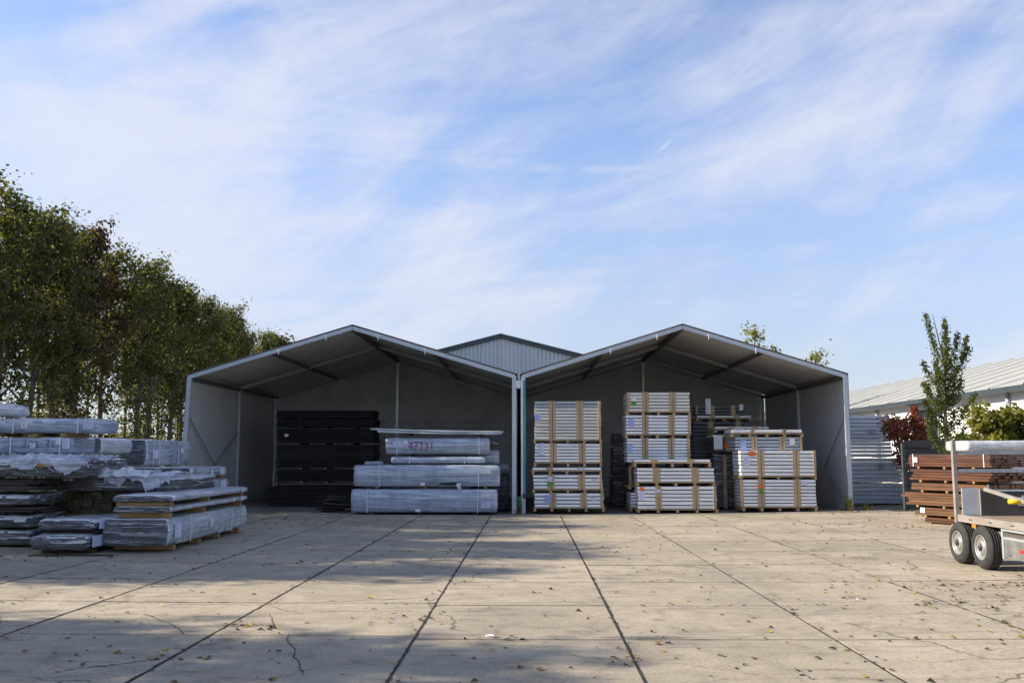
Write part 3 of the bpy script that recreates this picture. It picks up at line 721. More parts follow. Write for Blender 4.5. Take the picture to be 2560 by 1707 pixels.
_ws = [0]
def wrapped(label, x0, x1, zb, zt, Y, ly, wrap='wrap', inner='gboard', along='x', straps=(), labels=(), bearers=(), bh=.09, amp=.012, r=.05, lift=0.0, seg=.09, name='wrapped_timber_pack', group='film wrapped timber packs', film=True, endmat=None, rz=0.0, bm='owood', nlay=None, bulge=.045, bands=()):
    """pack of boards in stretch film. x0,x1 world; front face at Y; zb,zt bottom/top of the boards"""
    _ws[0] += 1; sd_ = _ws[0]
    lx, lz = x1-x0, zt-zb; xc = (x0+x1)/2
    t = thing(name, label, 'timber pack', (xc, Y, zb-(bh if bearers else 0)), rz, group)
    z0 = bh if bearers else 0.0
    nl = nlay or max(3, int(lz/.05))
    ib = layers(lx-.05, ly-.05, lz-.03, nl, .03, sd_)
    me = ib.mesh('board_layers', [M[inner]])
    if endmat:
        me.materials.append(M[endmat])
        for p in me.polygons:
            if abs(p.normal[1 if along == 'y' else 0]) > .9: p.material_index = 1
    part('board_layers', me, t, (0, .025, z0+.015), kind='stuff')
    if film:
        fm = rbox(lx, ly, lz, r, seg, amp, sd_, bulge=bulge, along=along).mesh('film_wrap', [M[wrap+('_y' if along == 'y' else '')], M['wrapend'], M['torn'+('_y' if along == 'y' else '')]], True)
        if wrap in ('wrap', 'wrapd', 'wrapb') and Y < 26:
            for p in fm.polygons:
                if p.normal.z > .55: p.material_index = 2  # upward faces get whiter film: sky light put into the colour
        if along == 'y':
            for p in fm.polygons:
                if p.normal.y < -.75: p.material_index = 1
        part('film_wrap', fm, t, (0, 0, z0))
    for s in bands:
        e = amp+bulge*.6+.004; wb = .22
        if along == 'y':
            c = ly*s; part('film_band', MB().add([(lx/2+e*.6,c-wb,z0+.02),(lx/2+e*.6,c+wb*.7,z0+.02),(lx/2+e+.006,c+wb,z0+lz/2),(lx/2+e*.6,c+wb*.8,z0+lz-.02),(lx/2+e*.6,c-wb*.9,z0+lz-.02),(lx/2+e+.006,c-wb*.8,z0+lz/2)], [(0,1,2,5),(5,2,3,4)]).mesh('film_band', M['filmband']), t)
        else:
            c = -lx/2+lx*s; part('film_band', MB().add([(c-wb,-e*.6,z0+.02),(c+wb*.7,-e*.6,z0+.02),(c+wb,-e-.006,z0+lz/2),(c+wb*.8,-e*.6,z0+lz-.02),(c-wb*.9,-e*.6,z0+lz-.02),(c-wb*.8,-e-.006,z0+lz/2)], [(0,1,2,5),(5,2,3,4)]).mesh('film_band', M['filmband']), t)
    for s in straps:
        c = -lx/2+lx*s if along == 'x' else ly*s
        e = amp+.006+bulge
        if along == 'x':
            b = MB().box(c-.012, c+.012, -e-.004, -e, z0, z0+lz).box(c-.012, c+.012, -amp, ly+amp, z0+lz+amp*.8, z0+lz+amp*.8+.004)
        else:
            b = MB().box(lx/2+e, lx/2+e+.004, c-.012, c+.012, z0, z0+lz).box(-lx/2-amp, lx/2+amp, c-.012, c+.012, z0+lz+amp*.8, z0+lz+amp*.8+.004)
        part('strap', b.mesh('strap', M['strapw']), t)
    for (fx, fz, w_, h_, m, mk) in labels:
        e = amp+.01+bulge
        if along == 'x':
            label_sheet(t, 'paper_label', (-lx/2+lx*fx, -e, z0+lz*fz), (1,0,0), (0,0,1), w_, h_, M[m], 5, mk)
        else:
            label_sheet(t, 'paper_label', (lx/2+e, ly*fx, z0+lz*fz), (0,1,0), (0,0,1), w_, h_, M[m], 5, mk)
    for s in bearers:
        if along == 'x': part('bearer', cham(.09, ly*.98, bh-.004, .006, M[bm], 'y'), t, (-lx/2+lx*s, ly/2, bh/2))
        else: part('bearer', cham(lx*.98, .09, bh-.004, .006, M[bm], 'x'), t, (0, ly*s, bh/2))
    return t

def pr(x0, x1, yt, yb, Y):
    a = P(x0, yb, Y); c = P(x1, yt, Y)
    return a.x, c.x, a.z, c.z

def film_sheet(parent, name, x0, x1, y0, y1, zf, seed, drop=.25, amp=.05, m='torn', nx=80, ny=26):
    """loose torn film lying over a pack and hanging over its front edge (local y0 = front)"""
    V, F = [], []
    for j in range(ny+1):
        for i in range(nx+1):
            a, c = i/nx, j/ny
            x = x0+(x1-x0)*a
            run = (y1-y0)+drop; s = c*run
            dl = drop*max(.06, .62+.55*mnoise.noise(Vector((a*3.5+seed, seed*2, 0)))+.30*mnoise.noise(Vector((a*10+seed, seed, 3)))+.16*mnoise.noise(Vector((a*30+seed, seed, 7))))
            if s < drop:
                q = (1-s/drop); y = y0-.02-.03*q; z = zf-dl*q
            else:
                y = y0+(s-drop); z = zf
            z += amp*(.9*mnoise.noise(Vector((x*3.1+seed, y*3, z*3)))+.7*mnoise.noise(Vector((x*9, y*9+seed, z*8)))+.35) if s >= drop else 0
            y += amp*.7*mnoise.noise(Vector((x*6+seed*2, z*9, 3))) if s < drop else 0
            x += .04*mnoise.noise(Vector((a*9, c*9, seed)))
            V.append((x, y, z))
    r = random.Random(seed)
    for j in range(ny):
        for i in range(nx):
            if mnoise.noise(Vector((i*.23+seed*5, j*.35, 1.7))) > .9: continue
            F.append((j*(nx+1)+i, j*(nx+1)+i+1, (j+1)*(nx+1)+i+1, (j+1)*(nx+1)+i))
    b = MB(); b.v = V; b.f = F; b.m = [0]*len(F)
    return part(name, b.mesh(name, M[m], True), parent)

def bundle(label, xc, Y, z0, L_, nb, nl, bw, bt, m, rz=0.0, jit=.04, gap=.004, name='board_bundle', group=None, spacers=(), sh=.06, straps=(), vgap=.004, axis='x', chm=.004, bm='owood', taper=0.0, cat='timber bundle', seed=1, labels=()):
    """bundle of loose boards, every board its own part; boards run along local x; front row at local y = 0"""
    r = random.Random(seed)
    t = thing(name, label, cat, (xc, Y, z0), rz, group)
    hb = sh if spacers else 0
    me = cham(L_, bw, bt, chm, m)
    for l in range(nl):
        lj = r.uniform(-jit, jit)*1.3 + taper*l
        for k in range(nb):
            o = part('board', me, t, (lj+r.uniform(-jit, jit), bw/2+k*(bw+gap)+r.uniform(-.006,.006), hb+bt/2+l*(bt+vgap)), (0, r.uniform(-.002,.002), r.uniform(-.003,.003)))
    D = nb*(bw+gap); H = hb+nl*(bt+vgap)
    for s in spacers: part('spacer', cham(.06, D, sh-.004, .004, M[bm], 'y'), t, (-L_/2+L_*s, D/2, sh/2))
    for s in straps:
        c = -L_/2+L_*s
        part('strap', MB().box(c-.01, c+.01, -.016, -.012, hb, H+.012).box(c-.01, c+.01, -.012, D+.01, H+.008, H+.012).mesh('strap', M['strapw']), t)
    for (fx, fz, w_, h_, mm) in labels:
        label_sheet(t, 'paper_label', (-L_/2+L_*fx, -.02, H*fz), (1,0,0), (0,0,1), w_, h_, M[mm])
    return t

# ---- left yard pile (long packs seen from their ends, boards running away from the camera)
def left_pile():
    # A: lowest right
    wrapped('long low grey film wrapped pack on orange bearers, lowest of the left yard pile', -7.5, -6.4, .13, .62, 16.6, 4.7, 'wrap', 'gboard', 'y',
            straps=(.22, .74), labels=((.05,.28,.30,.24,'paper',False),(.45,.42,.13,.13,'paperw',True)), bearers=(.1,.38,.62,.9), amp=.014, endmat='gend', bands=(.13,.2,.62,.72))
    wrapped('thin film wrapped pack under the topmost thin pack, right front of the left yard pile', -7.35, -6.4, .715, .83, 16.65, 4.6, 'wrap', 'gboard', 'y',
            labels=((.86,.3,.2,.08,'paper',False),(.75,.25,.08,.07,'paperw',True)), bearers=(.04,.42,.93), amp=.018, r=.045, endmat='gend')
    wrapped('thin film wrapped pack with crumpled white top, topmost of the right front stack', -7.38, -6.36, .90, 1.03, 16.65, 4.5, 'wrap', 'gboard', 'y',
            labels=((.86,.3,.2,.08,'paper',False),), bearers=(.03,.45,.93), bh=.07, amp=.018, r=.05, endmat='gend')
    # C: small pair in the left front
    wrapped('small crumpled film pack with blue label, lying on the concrete at the left front', -8.60, -7.64, .10, .365, 16.2, 1.7, 'wrapd', 'gend', 'y',
            labels=((.06,.2,.42,.19,'paper',False),), amp=.03, r=.1, bearers=(.25,.75), bh=.06, bm='dark')
    wrapped('small crumpled film pack with pale label, upper of the left front pair', -8.55, -7.60, .43, .625, 16.35, 1.6, 'wrapd', 'gend', 'y',
            labels=((.06,.12,.40,.15,'paper',False),), amp=.026, r=.08, bearers=(.2,.8), bh=.06, bm='dark')
    # D: mossy boards, ends to the camera, on a hidden lower pack
    wrapped('dark film pack on the ground behind the small crumpled pair', -9.4, -7.62, .10, .50, 18.5, 3.0, 'wrapd', 'gend', 'y', amp=.02, endmat='gend')
    t = thing('mossy_board_bundle', 'bundle of mossy dark boards stacked under the torn film pack', 'timber bundle', (-8.52, 18.5, .50))
    rr = random.Random(5)
    for l in range(6):
        for k in range(9):
            part('board', cham(.19, 3.0, .068, .006, M['moss'], 'y'), t, (-.82+.205*k+rr.uniform(-.008,.008), 1.5+rr.uniform(-.06,.06), .12+.072*l+rr.uniform(-.003,.003)), (0, rr.uniform(-.015,.015), 0))
    for y in (.1, 1.5, 2.8): part('bearer', cham(1.75, .08, .08, .006, M['owood'], 'x'), t, (0, y, .042))
    # E: torn pack over D
    t = wrapped('dark board pack with torn white film hanging over its front, above the mossy boards', -9.3, -6.98, 1.02, 1.30, 18.3, 2.6, 'wrapd', 'dark', 'y', amp=.03, r=.07, endmat='dark', nlay=8)
    film_sheet(t, 'torn_film', -.15, 1.14, -.05, 1.2, .33, 3, .30, .06, m='drape')
    film_sheet(t, 'torn_film', -.35, .75, -.07, .5, .36, 44, .10, .11)
    film_sheet(t, 'torn_film', -1.15, -.75, -.03, .8, .31, 8, .16, .05, nx=16)
    film_sheet(t, 'torn_film', -.7, .2, .1, 1.4, .36, 12, .05, .07)
    # behind right
    wrapped('grey film pack at the bottom of the rear stack, beside the left tent wall', -9.6, -8.05, .08, .80, 21.7, 3.2, 'wrap', 'gboard', 'y', amp=.012, endmat='gend')
    wrapped('grey film pack with lilac label, second from the bottom of the rear stack', -9.6, -8.0, .83, 1.12, 21.6, 3.3, 'wrap', 'gboard', 'y', amp=.012,
            labels=((.76,.22,.42,.19,'paper',False),(.46,.3,.14,.13,'paperw',True)), endmat='gend')
    wrapped('grey film pack with wrinkled white top, second from top of the rear stack', -9.5, -8.0, 1.19, 1.44, 22.0, 2.7, 'wrap', 'gboard', 'y', amp=.014,
            labels=((.74,.2,.36,.17,'paper',False),(.5,.2,.13,.12,'paperw',True)), bearers=(.1,.92), bh=.06, straps=(.15,), endmat='gend', bands=(.1,.16,.85))
    wrapped('tall film pack with dark board ends, topmost of the rear stack by the tent', -10.16, -9.19, 1.47, 2.10, 22.3, 3.0, 'wrap', 'gboard', 'y', amp=.014,
            labels=((.10,.28,.34,.22,'paper',False),(.72,.48,.16,.13,'paperw',True)), straps=(.12,.24,.66), endmat='gend', bands=(.10,.62,.72))
    # I: ragged bundles on the far left
    rr = random.Random(9); z = .08
    spec = [('wrapd', .30, 'lowest ragged pack under crinkled film on the far left, on the concrete'),
            ('wrapd', .26, 'second ragged pack under crinkled film from the ground on the far left'),
            ('none', .12, 'loose dark planks between two crinkled packs on the far left'),
            ('wrapd', .24, 'third crinkled film pack with streaked front on the far left'),
            ('none', .24, 'loose weathered planks under the wide torn film, far left')]
    for i, (kd, h_, lb) in enumerate(spec):
        if kd == 'none':
            bundle(lb, -10.45+rr.uniform(-.05,.05), 17.3, z, 2.6, 8, max(2, int(h_/.042)), .16, .034, M['dark'], jit=.10, vgap=.008, name='plank_bundle', seed=20+i, spacers=(.2,.8), sh=.03, bm='dark')
        else:
            wrapped(lb, -11.8, -9.12-rr.uniform(0,.1), z, z+h_-.02, 17.25+rr.uniform(0,.08), 1.3, kd, 'dark', 'x', amp=.035, r=.07, nlay=6, seg=.07)
        z += h_+.012
    t = thing('hanging_film', 'blue grey plastic film hanging beside the ragged packs on the far left', 'plastic film', (-9.42, 18.38, .52))
    V, F = [], []
    for j in range(15):
        for i in range(13):
            a = i/12; ed = .05*mnoise.noise(Vector((a*4, 0, 5)))
            V.append((-.36+.50*a*(1-.22*j/14)+.03*math.sin(j*.5+a*3), .03*mnoise.noise(Vector((i*.4, j*.25, 2)))+.02*math.sin(i*.8), .76-(.72+ed+.16*a*(1-a))*j/14))
    for j in range(14):
        for i in range(12): F.append((j*13+i, j*13+i+1, (j+1)*13+i+1, (j+1)*13+i))
    b = MB(); b.v = V; b.f = F; b.m = [0]*len(F)
    part('film_sheet', b.mesh('film_sheet', M['wrapk'], True), t)
    # H: wide torn pack above
    t = wrapped('wide dark pack under a heap of torn white film, middle of the left yard pile', -11.6, -8.35, 1.315, 1.66, 17.5, 2.0, 'wrapd', 'dark', 'x', amp=.045, r=.08, nlay=6, seg=.07)
    film_sheet(t, 'torn_film', -1.0, 1.55, -.02, 1.5, .36, 21, .18, .09)
    film_sheet(t, 'torn_film', .3, 1.75, -.06, 1.3, .33, 27, .26, .10, m='drape')
    strands(t, -1.3, 1.5, -.10, .34, 9)
    film_sheet(t, 'torn_film', -1.6, -.4, -.05, 1.0, .30, 33, .26, .05)
    part('batten', cham(.62, .07, .06, .006, M['owood'], 'x'), t, (1.05, -.06, .22), (0, .05, .12))
    # G: long packs on top, long face to the camera
    t = wrapped('long blue grey film pack with faded marker figures, under the topmost long pack', -12.2, -9.03, 1.76, 2.09, 18.4, 1.0, 'wrapb', 'gboard', 'x',
            straps=(.62,.93), labels=((.945,.30,.15,.20,'paper',False),(.905,.55,.10,.13,'paperw',False),(.745,.34,.10,.10,'paperw',True)), amp=.010)
    hand(t, '270-71', (.62, -.066, .12), .14, M['faint'], .008)
    wrapped('pale film pack with blue bands and a timber end post, behind the marked long pack', -9.75, -9.05, 1.76, 2.10, 19.6, 1.6, 'wrapw', 'gboard', 'y', amp=.014,
            labels=())
    wrapped('topmost long film pack with rounded right end, on bearers at the upper left', -12.2, -8.52, 2.16, 2.46, 18.35, 1.0, 'wrapb', 'gboard', 'x',
            straps=(.55,.90), labels=((.93,.28,.20,.18,'paper',False),(.595,.32,.12,.11,'paperw',True)), bearers=(.45,.66,.82), bh=.06, amp=.018, r=.12)
    wrapped('crumpled film roll lying on the topmost long pack, at the left edge', -11.8, -10.22, 2.49, 2.74, 18.45, .55, 'torn', 'gboard', 'x', amp=.04, r=.11, name='film_roll', group=None)

def strands(parent, x0, x1, y, z, n):
    r = random.Random(n*3)
    for i in range(n):
        x = r.uniform(x0, x1); L_ = r.uniform(.12, .38); dx = r.uniform(-.35, .35)
        pts = [(x+dx*a/6+.02*math.sin(a*1.7+i), y-.02-.02*math.sin(a), z+.03-L_*(a/6)**1.3*(1 if a < 6 else .9)) for a in range(7)]
        part('film_strand', MB().poly(pts, .009, 4).mesh('film_strand', M['torn'], True), parent)
STROKES = {'4': [[(.6,0),(.6,1),(0,.35),(.8,.35)]], '7': [[(0,1),(.7,1),(.25,0)],[(.1,.5),(.6,.5)]], '3': [[(0,.9),(.35,1),(.6,.8),(.3,.55),(.62,.3),(.35,0),(0,.1)]],
           '1': [[(.3,1),(.3,0)]], '2': [[(0,.8),(.3,1),(.6,.8),(.5,.5),(0,0),(.65,0)]], '0': [[(.3,1),(0,.6),(.1,.1),(.4,0),(.6,.4),(.55,.85),(.3,1)]], '-': [[(.1,.5),(.6,.5)]]}
def hand(parent, txt, o, h_, m, r):
    x = o[0]; rr = random.Random(len(txt))
    for ch in txt:
        k = h_*rr.uniform(.9,1.12); dz = rr.uniform(-.02,.02); b = MB()
        for st in STROKES[ch]:
            pts = [(x+p[0]*h_*.8, o[1], o[2]+dz+p[1]*k) for p in st]
            for a, c in zip(pts[:-1], pts[1:]): b.beam(a, c, .004, r*2, 0, (0,0,1) if abs(a[2]-c[2]) < 1e-4 else (1,0,0))
        x += h_*(.80 if ch != '1' else .6)
        part('handwritten_digit', b.mesh('handwritten_digit', m), parent)
left_pile()

# ---- stack in the left tent
def tent_stack():
    Y = 27.5
    a = pr(876, 1243.6, 1222, 1279, Y)
    wrapped('long glossy film pack on the floor, bottom of the stack in the left tent', a[0], a[1], .06, a[3], Y, 1.05, 'wrapb', 'gboard', 'x', straps=(.115,.865), amp=.010, r=.06,
            labels=((.89,.20,.27,.17,'paper',False),(.895,.66,.20,.10,'paperw',False),(.445,.04,.14,.09,'paperw',False)), bearers=(.14,.47,.85), bh=.05, bm='dark')
    a = pr(882.5, 1250, 1162, 1216, Y)
    t = wrapped('long glossy film pack with a torn hole, second from the left tent floor', a[0], a[1], a[2], a[3], Y+.03, 1.05, 'wrapb', 'gboard', 'x', straps=(.18,.855), amp=.010, r=.06,
            labels=((.46,.05,.13,.09,'paperw',False),(.87,.60,.28,.18,'paperw',False)), bearers=(.16,.49,.90), bh=.05)
    # torn hole: dark gap with a flap of film hanging out
    lx = a[1]-a[0]
    b = MB(); pts = [(.575,.10),(.60,.17),(.66,.18),(.70,.20),(.715,.12),(.68,.08),(.62,.07)]
    b.add([(-lx/2+lx*q, -.045, .05+(a[3]-a[2])*c) for q, c in pts], [tuple(range(len(pts)))])
    part('torn_hole', b.mesh('torn_hole', M['black']), t)
    v = [(-lx/2+lx*.70,-.06,.13),(-lx/2+lx*.735,-.07,.16),(-lx/2+lx*.738,-.09,.0),(-lx/2+lx*.725,-.06,-.06),(-lx/2+lx*.712,-.08,.03)]
    part('film_flap', MB().add(v, [(0,1,2,3,4)]).mesh('film_flap', M['wrapw']), t)
    a = pr(977, 1213.6, 1141, 1161, Y+.2)
    wrapped('narrow blue film pack with two straps, third from the floor in the left tent', a[0], a[1], a[2]+.03, a[3], Y+.2, .7, 'wrapb', 'gboard', 'x', straps=(.2,.78), amp=.010)
    a = pr(909.6, 960, 1152, 1162, Y+.95)
    wrapped('short flat film pack sticking out left behind the narrow blue pack', a[0], a[1], a[2]-.02, a[3], Y+1.0, .5, 'wrapb', 'gboard', 'x', amp=.008)
    a = pr(949, 1249, 1124, 1160, Y+1.0)
    wrapped('grey film pack behind the narrow blue pack, its two ends showing', a[0]+.55, a[1], a[2], a[3], Y+1.0, .6, 'wrap', 'gboard', 'x', amp=.012)
    a = pr(963, 1224, 1094, 1135, Y+.25)
    t = wrapped('film pack marked 47331 in purple, near the top of the left tent stack', a[0], a[1], a[2], a[3], Y+.25, .8, 'wrapb', 'gboard', 'x', straps=(.115,.9), amp=.010,
            labels=((.075,.42,.28,.19,'paper',False),(.172,.60,.14,.12,'paperw',False)), bearers=(.23,.75), bh=.06, bm='dark')
    hand(t, '47331', (-(a[1]-a[0])/2+.70, -.072, .06+.13), .20, M['purple'], .012)
    a = pr(1226, 1249, 1098, 1114, Y+.9)
    wrapped('stubby crumpled film end sticking out right of the pack marked 47331', a[0]-.6, a[1], a[2], a[3], Y+1.08, .35, 'wrapd', 'gend', 'x', amp=.02, r=.06)
    t = thing('film_sheet_pair', 'two thin film covered boards lying on top of the left tent stack', 'boards', (P(1090, 1080, Y).x, Y+.2, P(1090, 1087, Y).z))
    for (dx, dz, L_, ry) in ((0, .11, 3.95, .022), (.08, .045, 3.70, .018)):
        part('thin_board', rbox(L_, .9, .055, .02, .12, .010, 3+dx, sag=.02).mesh('thin_board', M['wrap'], True), t, (dx, 0, dz), (0, ry, 0))
    part('spacer', cham(.10, .8, .05, .004, M['dark'], 'y'), t, (-.85, .45, .025)); part('spacer', cham(.10, .8, .04, .004, M['dark'], 'y'), t, (1.3, .45, .0))
    a = pr(1252, 1279, 1157, 1181, 29.3)
    wrapped('grey film pack showing right of the left tent stack, behind the middle post', a[0]-1.0, a[1]-.05, a[2], a[3], 29.3, .8, 'wrap', 'gboard', 'x', amp=.02)
    wrapped('dark film pack standing on the floor behind the middle post of the left tent', a[0]-1.0, a[1]-.06, .03, a[2]-.03, 29.3, .8, 'wrapd', 'gend', 'x', amp=.02)
    # black timber at the back
    rows = [(1025,1045),(1047,1066),(1069,1107),(1111,1169),(1174,1203)]
    words = ['topmost thin', 'second from top thin', 'third from top', 'tall fourth from top', 'fifth from top']
    for (yt, yb), wd in zip(rows, words):
        jx = rnd.uniform(-5, 5)
        a = pr(690+jx*.4, 938+jx, yt, yb, 32.0)
        t = thing('black_timber_pack', wd+' pack in the black timber pile in the left tent', 'timber pack', ((a[0]+a[1])/2, 32.0, a[2]), 0, 'black timber packs in the left tent')
        h_ = a[3]-a[2]; n = max(3, int(h_/.07)); r2 = random.Random(yt)
        for l in range(n):
            me = cham(a[1]-a[0]-.05, 1.2, h_/n-.008, .006, M['black'])
            part('board_layer', me, t, (r2.uniform(-.03,.03), .6+r2.uniform(-.02,.02), h_/n*(l+.5)))
        for s in (.25, .5, .78): part('spacer', cham(.08, 1.2, .05, .004, M['wood'] if yt > 1100 else M['dark'], 'y'), t, (-(a[1]-a[0])/2+(a[1]-a[0])*s, .59, -.028))
        if yt == 1069: label_sheet(t, 'paper_label', (-(a[1]-a[0])/2+.30, -.012, .18), (1,0,0), (0,0,1), .13, .13, M['paperw'])
    a = pr(664, 880, 1207, 1255, 31.3)
    t = thing('black_timber_pack', 'wide bottom pack of black boards on the floor of the left tent', 'timber pack', ((a[0]+a[1])/2, 31.3, .03), 0, 'black timber packs in the left tent')
    for l in range(7): part('board_layer', cham(a[1]-a[0]-.05, 1.6, .082, .006, M['black']), t, (rnd.uniform(-.06,.06), .8, .06+.09*l))
    # small heap of dark offcuts
    t = thing('offcut_heap', 'small heap of dark broken offcuts on the floor left of the film stack', 'timber offcuts', (P(835, 1270, 28.6).x, 28.6, .01))
    r2 = random.Random(4)
    for i in range(26):
        L_ = r2.uniform(.4, .95)
        part('offcut', cham(round(L_,1), .10, .035, .004, M['dark'] if i % 3 else M['black']), t, (r2.uniform(-.15,.15), r2.uniform(-.3,.3), .03+.017*i), (r2.uniform(-.1,.1), r2.uniform(-.08,.08), r2.uniform(-.35,.35)))
tent_stack()

# ---- slat pallets in the right tent
def slat_pack(label, x0, x1, yt, yb, yp, Y, n, m='slat', strips=(.27,.71), sw=.10, batten=None, labels=(), dp=1.1, top=None, lowm=None, straps=True, feet=5, group='pallets of slats in the right tent', cm='card'):
    a = P(x0, yb, Y); c = P(x1, yt, Y); zp = P(x0, yp, Y).z if yp else a.z
    Wd = c.x-a.x; H = c.z-a.z; xc = (a.x+c.x)/2; g = a.z-zp
    t = thing('slat_pallet', label, 'pallet of slats', (xc, Y, zp), U(-.007,.007), group)
    h_ = H/n; gap = min(.030, h_*.26)
    for l in range(n):
        mm = M[m]
        if top and l >= n-top[0]: mm = M[top[1]]
        if lowm and l < lowm[0]: mm = M[lowm[1]]
        part('slat', cham(round(Wd-.02,3), dp, round(h_-gap,3), .005, mm), t, (U(-.012,.012), dp/2+U(-.006,.006), g+h_*(l+.5)), (U(-.002,.002), U(-.0025,.0025), 0))
    for s in strips:
        w_ = sw*Wd
        b = MB().box(-Wd/2+Wd*s-w_/2, -Wd/2+Wd*s+w_/2, -.012, -.006, g, g+H).box(-Wd/2+Wd*s-w_/2, -Wd/2+Wd*s+w_/2, -.006, dp, g+H+.002, g+H+.008)
        part('cardboard_strip', b.mesh('cardboard_strip', M[cm]), t)
        if straps:
            q = -Wd/2+Wd*s+.01
            part('strap', MB().box(q-.008, q+.008, -.0165, -.0135, g-.05, g+H).box(q-.008, q+.008, -.0135, dp, g+H+.010, g+H+.013).mesh('strap', M['strapd']), t)
    if batten:
        for s in batten:
            part('edge_batten', cham(.075, .03, round(H,3), .004, M['wood'], 'z'), t, (-Wd/2+Wd*s, -.017, g+H/2))
    for (fx, fz, w_, hh, mm) in labels:
        label_sheet(t, 'paper_label' if mm not in ('green','orange') else 'sticker', (-Wd/2+Wd*fx, -.022, g+H*fz), (1,0,0), (0,0,1), w_, hh, M[mm], 5 if mm not in ('green','orange') else 0)
    if g > .03:
        pl = min(.028, g*.3)
        for y in (.05, dp/2, dp-.05):
            part('pallet_plank', cham(round(Wd+.06,3), .10, pl, .003, M['wood']), t, (U(-.02,.02), y, g-pl/2-.002))
        for k in range(feet):
            part('pallet_foot', cham(.075, dp, round(g-pl-.006,3), .004, M['wood'], 'y'), t, (-Wd/2+.02+(Wd-.04)*k/(feet-1), dp/2, (g-pl-.004)/2))
    return t

def right_tent():
    def c4(x, y): return 1260+.2423*x, 940+.2423*y
    def c5(x, y): return 1700+.24237*x, 940+.24237*y
    def sp(cf, label, x0, x1, yt, yb, yp, Y, n, **k):
        a = cf(x0, yt); b = cf(x1, yb); return slat_pack(label, a[0], b[0], a[1], b[1], cf(0, yp)[1] if yp else None, Y, n, **k)
    Y = 27.95
    # left column
    sp(c4, 'blue grey slat pallet with a blue sheet, at the bottom of the left column', 312, 1030, 1205, 1355, 1395, Y, 4, m='gslat', top=(0,'slat'), batten=(.97,), lowm=(4,'slat'), labels=((.15,.35,.17,.22,'paperb'),(.81,.45,.16,.11,'paper')))
    sp(c4, 'white slat pallet with a green sticker, second from the floor of the left column', 300, 1015, 1015, 1165, 1203, Y, 4, batten=(.97,), strips=(.26,.70), labels=((.20,.52,.16,.15,'paper'),(.21,.22,.16,.11,'green'),(.85,.5,.14,.08,'paper')))
    sp(c4, 'single white slat layer on its own pallet, middle of the left column', 293, 1005, 940, 972, 1012, Y, 1, strips=(.25,.70), labels=((.65,.1,.18,.06,'paper'),), straps=False)
    sp(c4, 'blue white slat pallet with two bright lower slats, second from top of the left column', 315, 1005, 695, 890, 935, Y, 6, strips=(.28,.71), batten=(.985,), m='slat', labels=((.06,.62,.17,.22,'paper'),(.06,.36,.17,.12,'paper')))
    sp(c4, 'tall white slat pallet with beige cardboard strips, topmost of the left column', 312, 1000, 258, 655, 692, Y, 12, m='cream', strips=(.27,.68), batten=(.975,), top=(2,'gslat'), labels=((.01,.48,.16,.22,'paperb'),))
    # middle column, rear
    sp(c4, 'small white slat pallet with a green sticker, topmost of the middle column', 1268, 1915, 165, 365, 402, Y+.55, 6, m='cream', strips=(.30,.73), batten=(.02,), labels=((.07,.30,.15,.11,'green'),(.07,.52,.15,.12,'paperw')))
    sp(c4, 'white slat pallet with a blue sheet, second from top of the middle column', 1258, 1905, 400, 600, 640, Y+.55, 6, strips=(.31,.73), batten=(1.01,), labels=((.05,.40,.15,.25,'paperb'),))
    sp(c4, 'blue white slat pallet, third from top, behind the stepped front stack of the middle column', 1268, 1920, 640, 890, None, Y+.55, 8, strips=(.29,.70), batten=(.975,), m='slat', lowm=(8,'slat'), labels=((.01,.42,.16,.22,'paperb'),))
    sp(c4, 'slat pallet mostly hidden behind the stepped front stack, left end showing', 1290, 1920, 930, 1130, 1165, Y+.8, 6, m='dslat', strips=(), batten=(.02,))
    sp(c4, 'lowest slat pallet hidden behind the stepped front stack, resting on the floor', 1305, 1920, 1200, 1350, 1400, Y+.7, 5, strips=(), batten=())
    # middle column, front
    sp(c4, 'white slat pallet with orange sticker and papers, floor of the stepped middle stack', 1385, 2195, 1135, 1370, 1407, Y-.03, 6, strips=(.26,.73), sw=.085, batten=(.97,), labels=((.015,.38,.16,.26,'paper'),(.02,.80,.13,.11,'orange'),(.21,.72,.16,.09,'paper')))
    sp(c4, 'four bright white slats stepped on tan cardboard, second from the floor of the middle stack', 1375, 2170, 945, 1092, 1132, Y-.03, 4, strips=(.25,.75), sw=.10, straps=False)
    sp(c4, 'single bright white slat layer on a pallet, top of the stepped middle stack', 1345, 2130, 858, 890, 938, Y-.03, 1, strips=(.26,.74), sw=.09, straps=False)
    # right column
    sp(c5, 'white slat pallet with red and green stickers, floor of the right column', 655, 1400, 1065, 1345, 1390, Y-.0, 8, strips=(.25,.74), sw=.10, batten=(-.02,), labels=((.20,.66,.17,.11,'orange'),(.225,.48,.10,.16,'green'),(.80,.78,.18,.12,'paper')))
    sp(c5, 'white slat pallet with orange flash and lilac paper, second in the right column', 628, 1395, 765, 1030, 1062, Y-.0, 7, strips=(.27,.74), sw=.09, batten=(.985,), labels=((.04,.38,.18,.26,'paper'),(.11,.78,.20,.13,'orange')))
    sp(c5, 'blue grey slat pallet with a blue sheet, second from top of the right column', 570, 1250, 625, 765, None, Y+.25, 4, m='gslat', strips=(.29,.71), sw=.09, batten=(.99,), labels=((.08,.02,.17,.30,'paperb'),(.82,.40,.15,.20,'paperw')))
    sp(c5, 'single white slat layer with cardboard, topmost of the right column', 535, 1262, 548, 588, 628, Y+.2, 1, strips=(.29,.74), labels=((.03,.12,.30,.10,'paperw'),), sw=.06, batten=())
    # rear packs between the columns
    def r5(x, y): return 1680+.1849*x, 1000+.1849*y
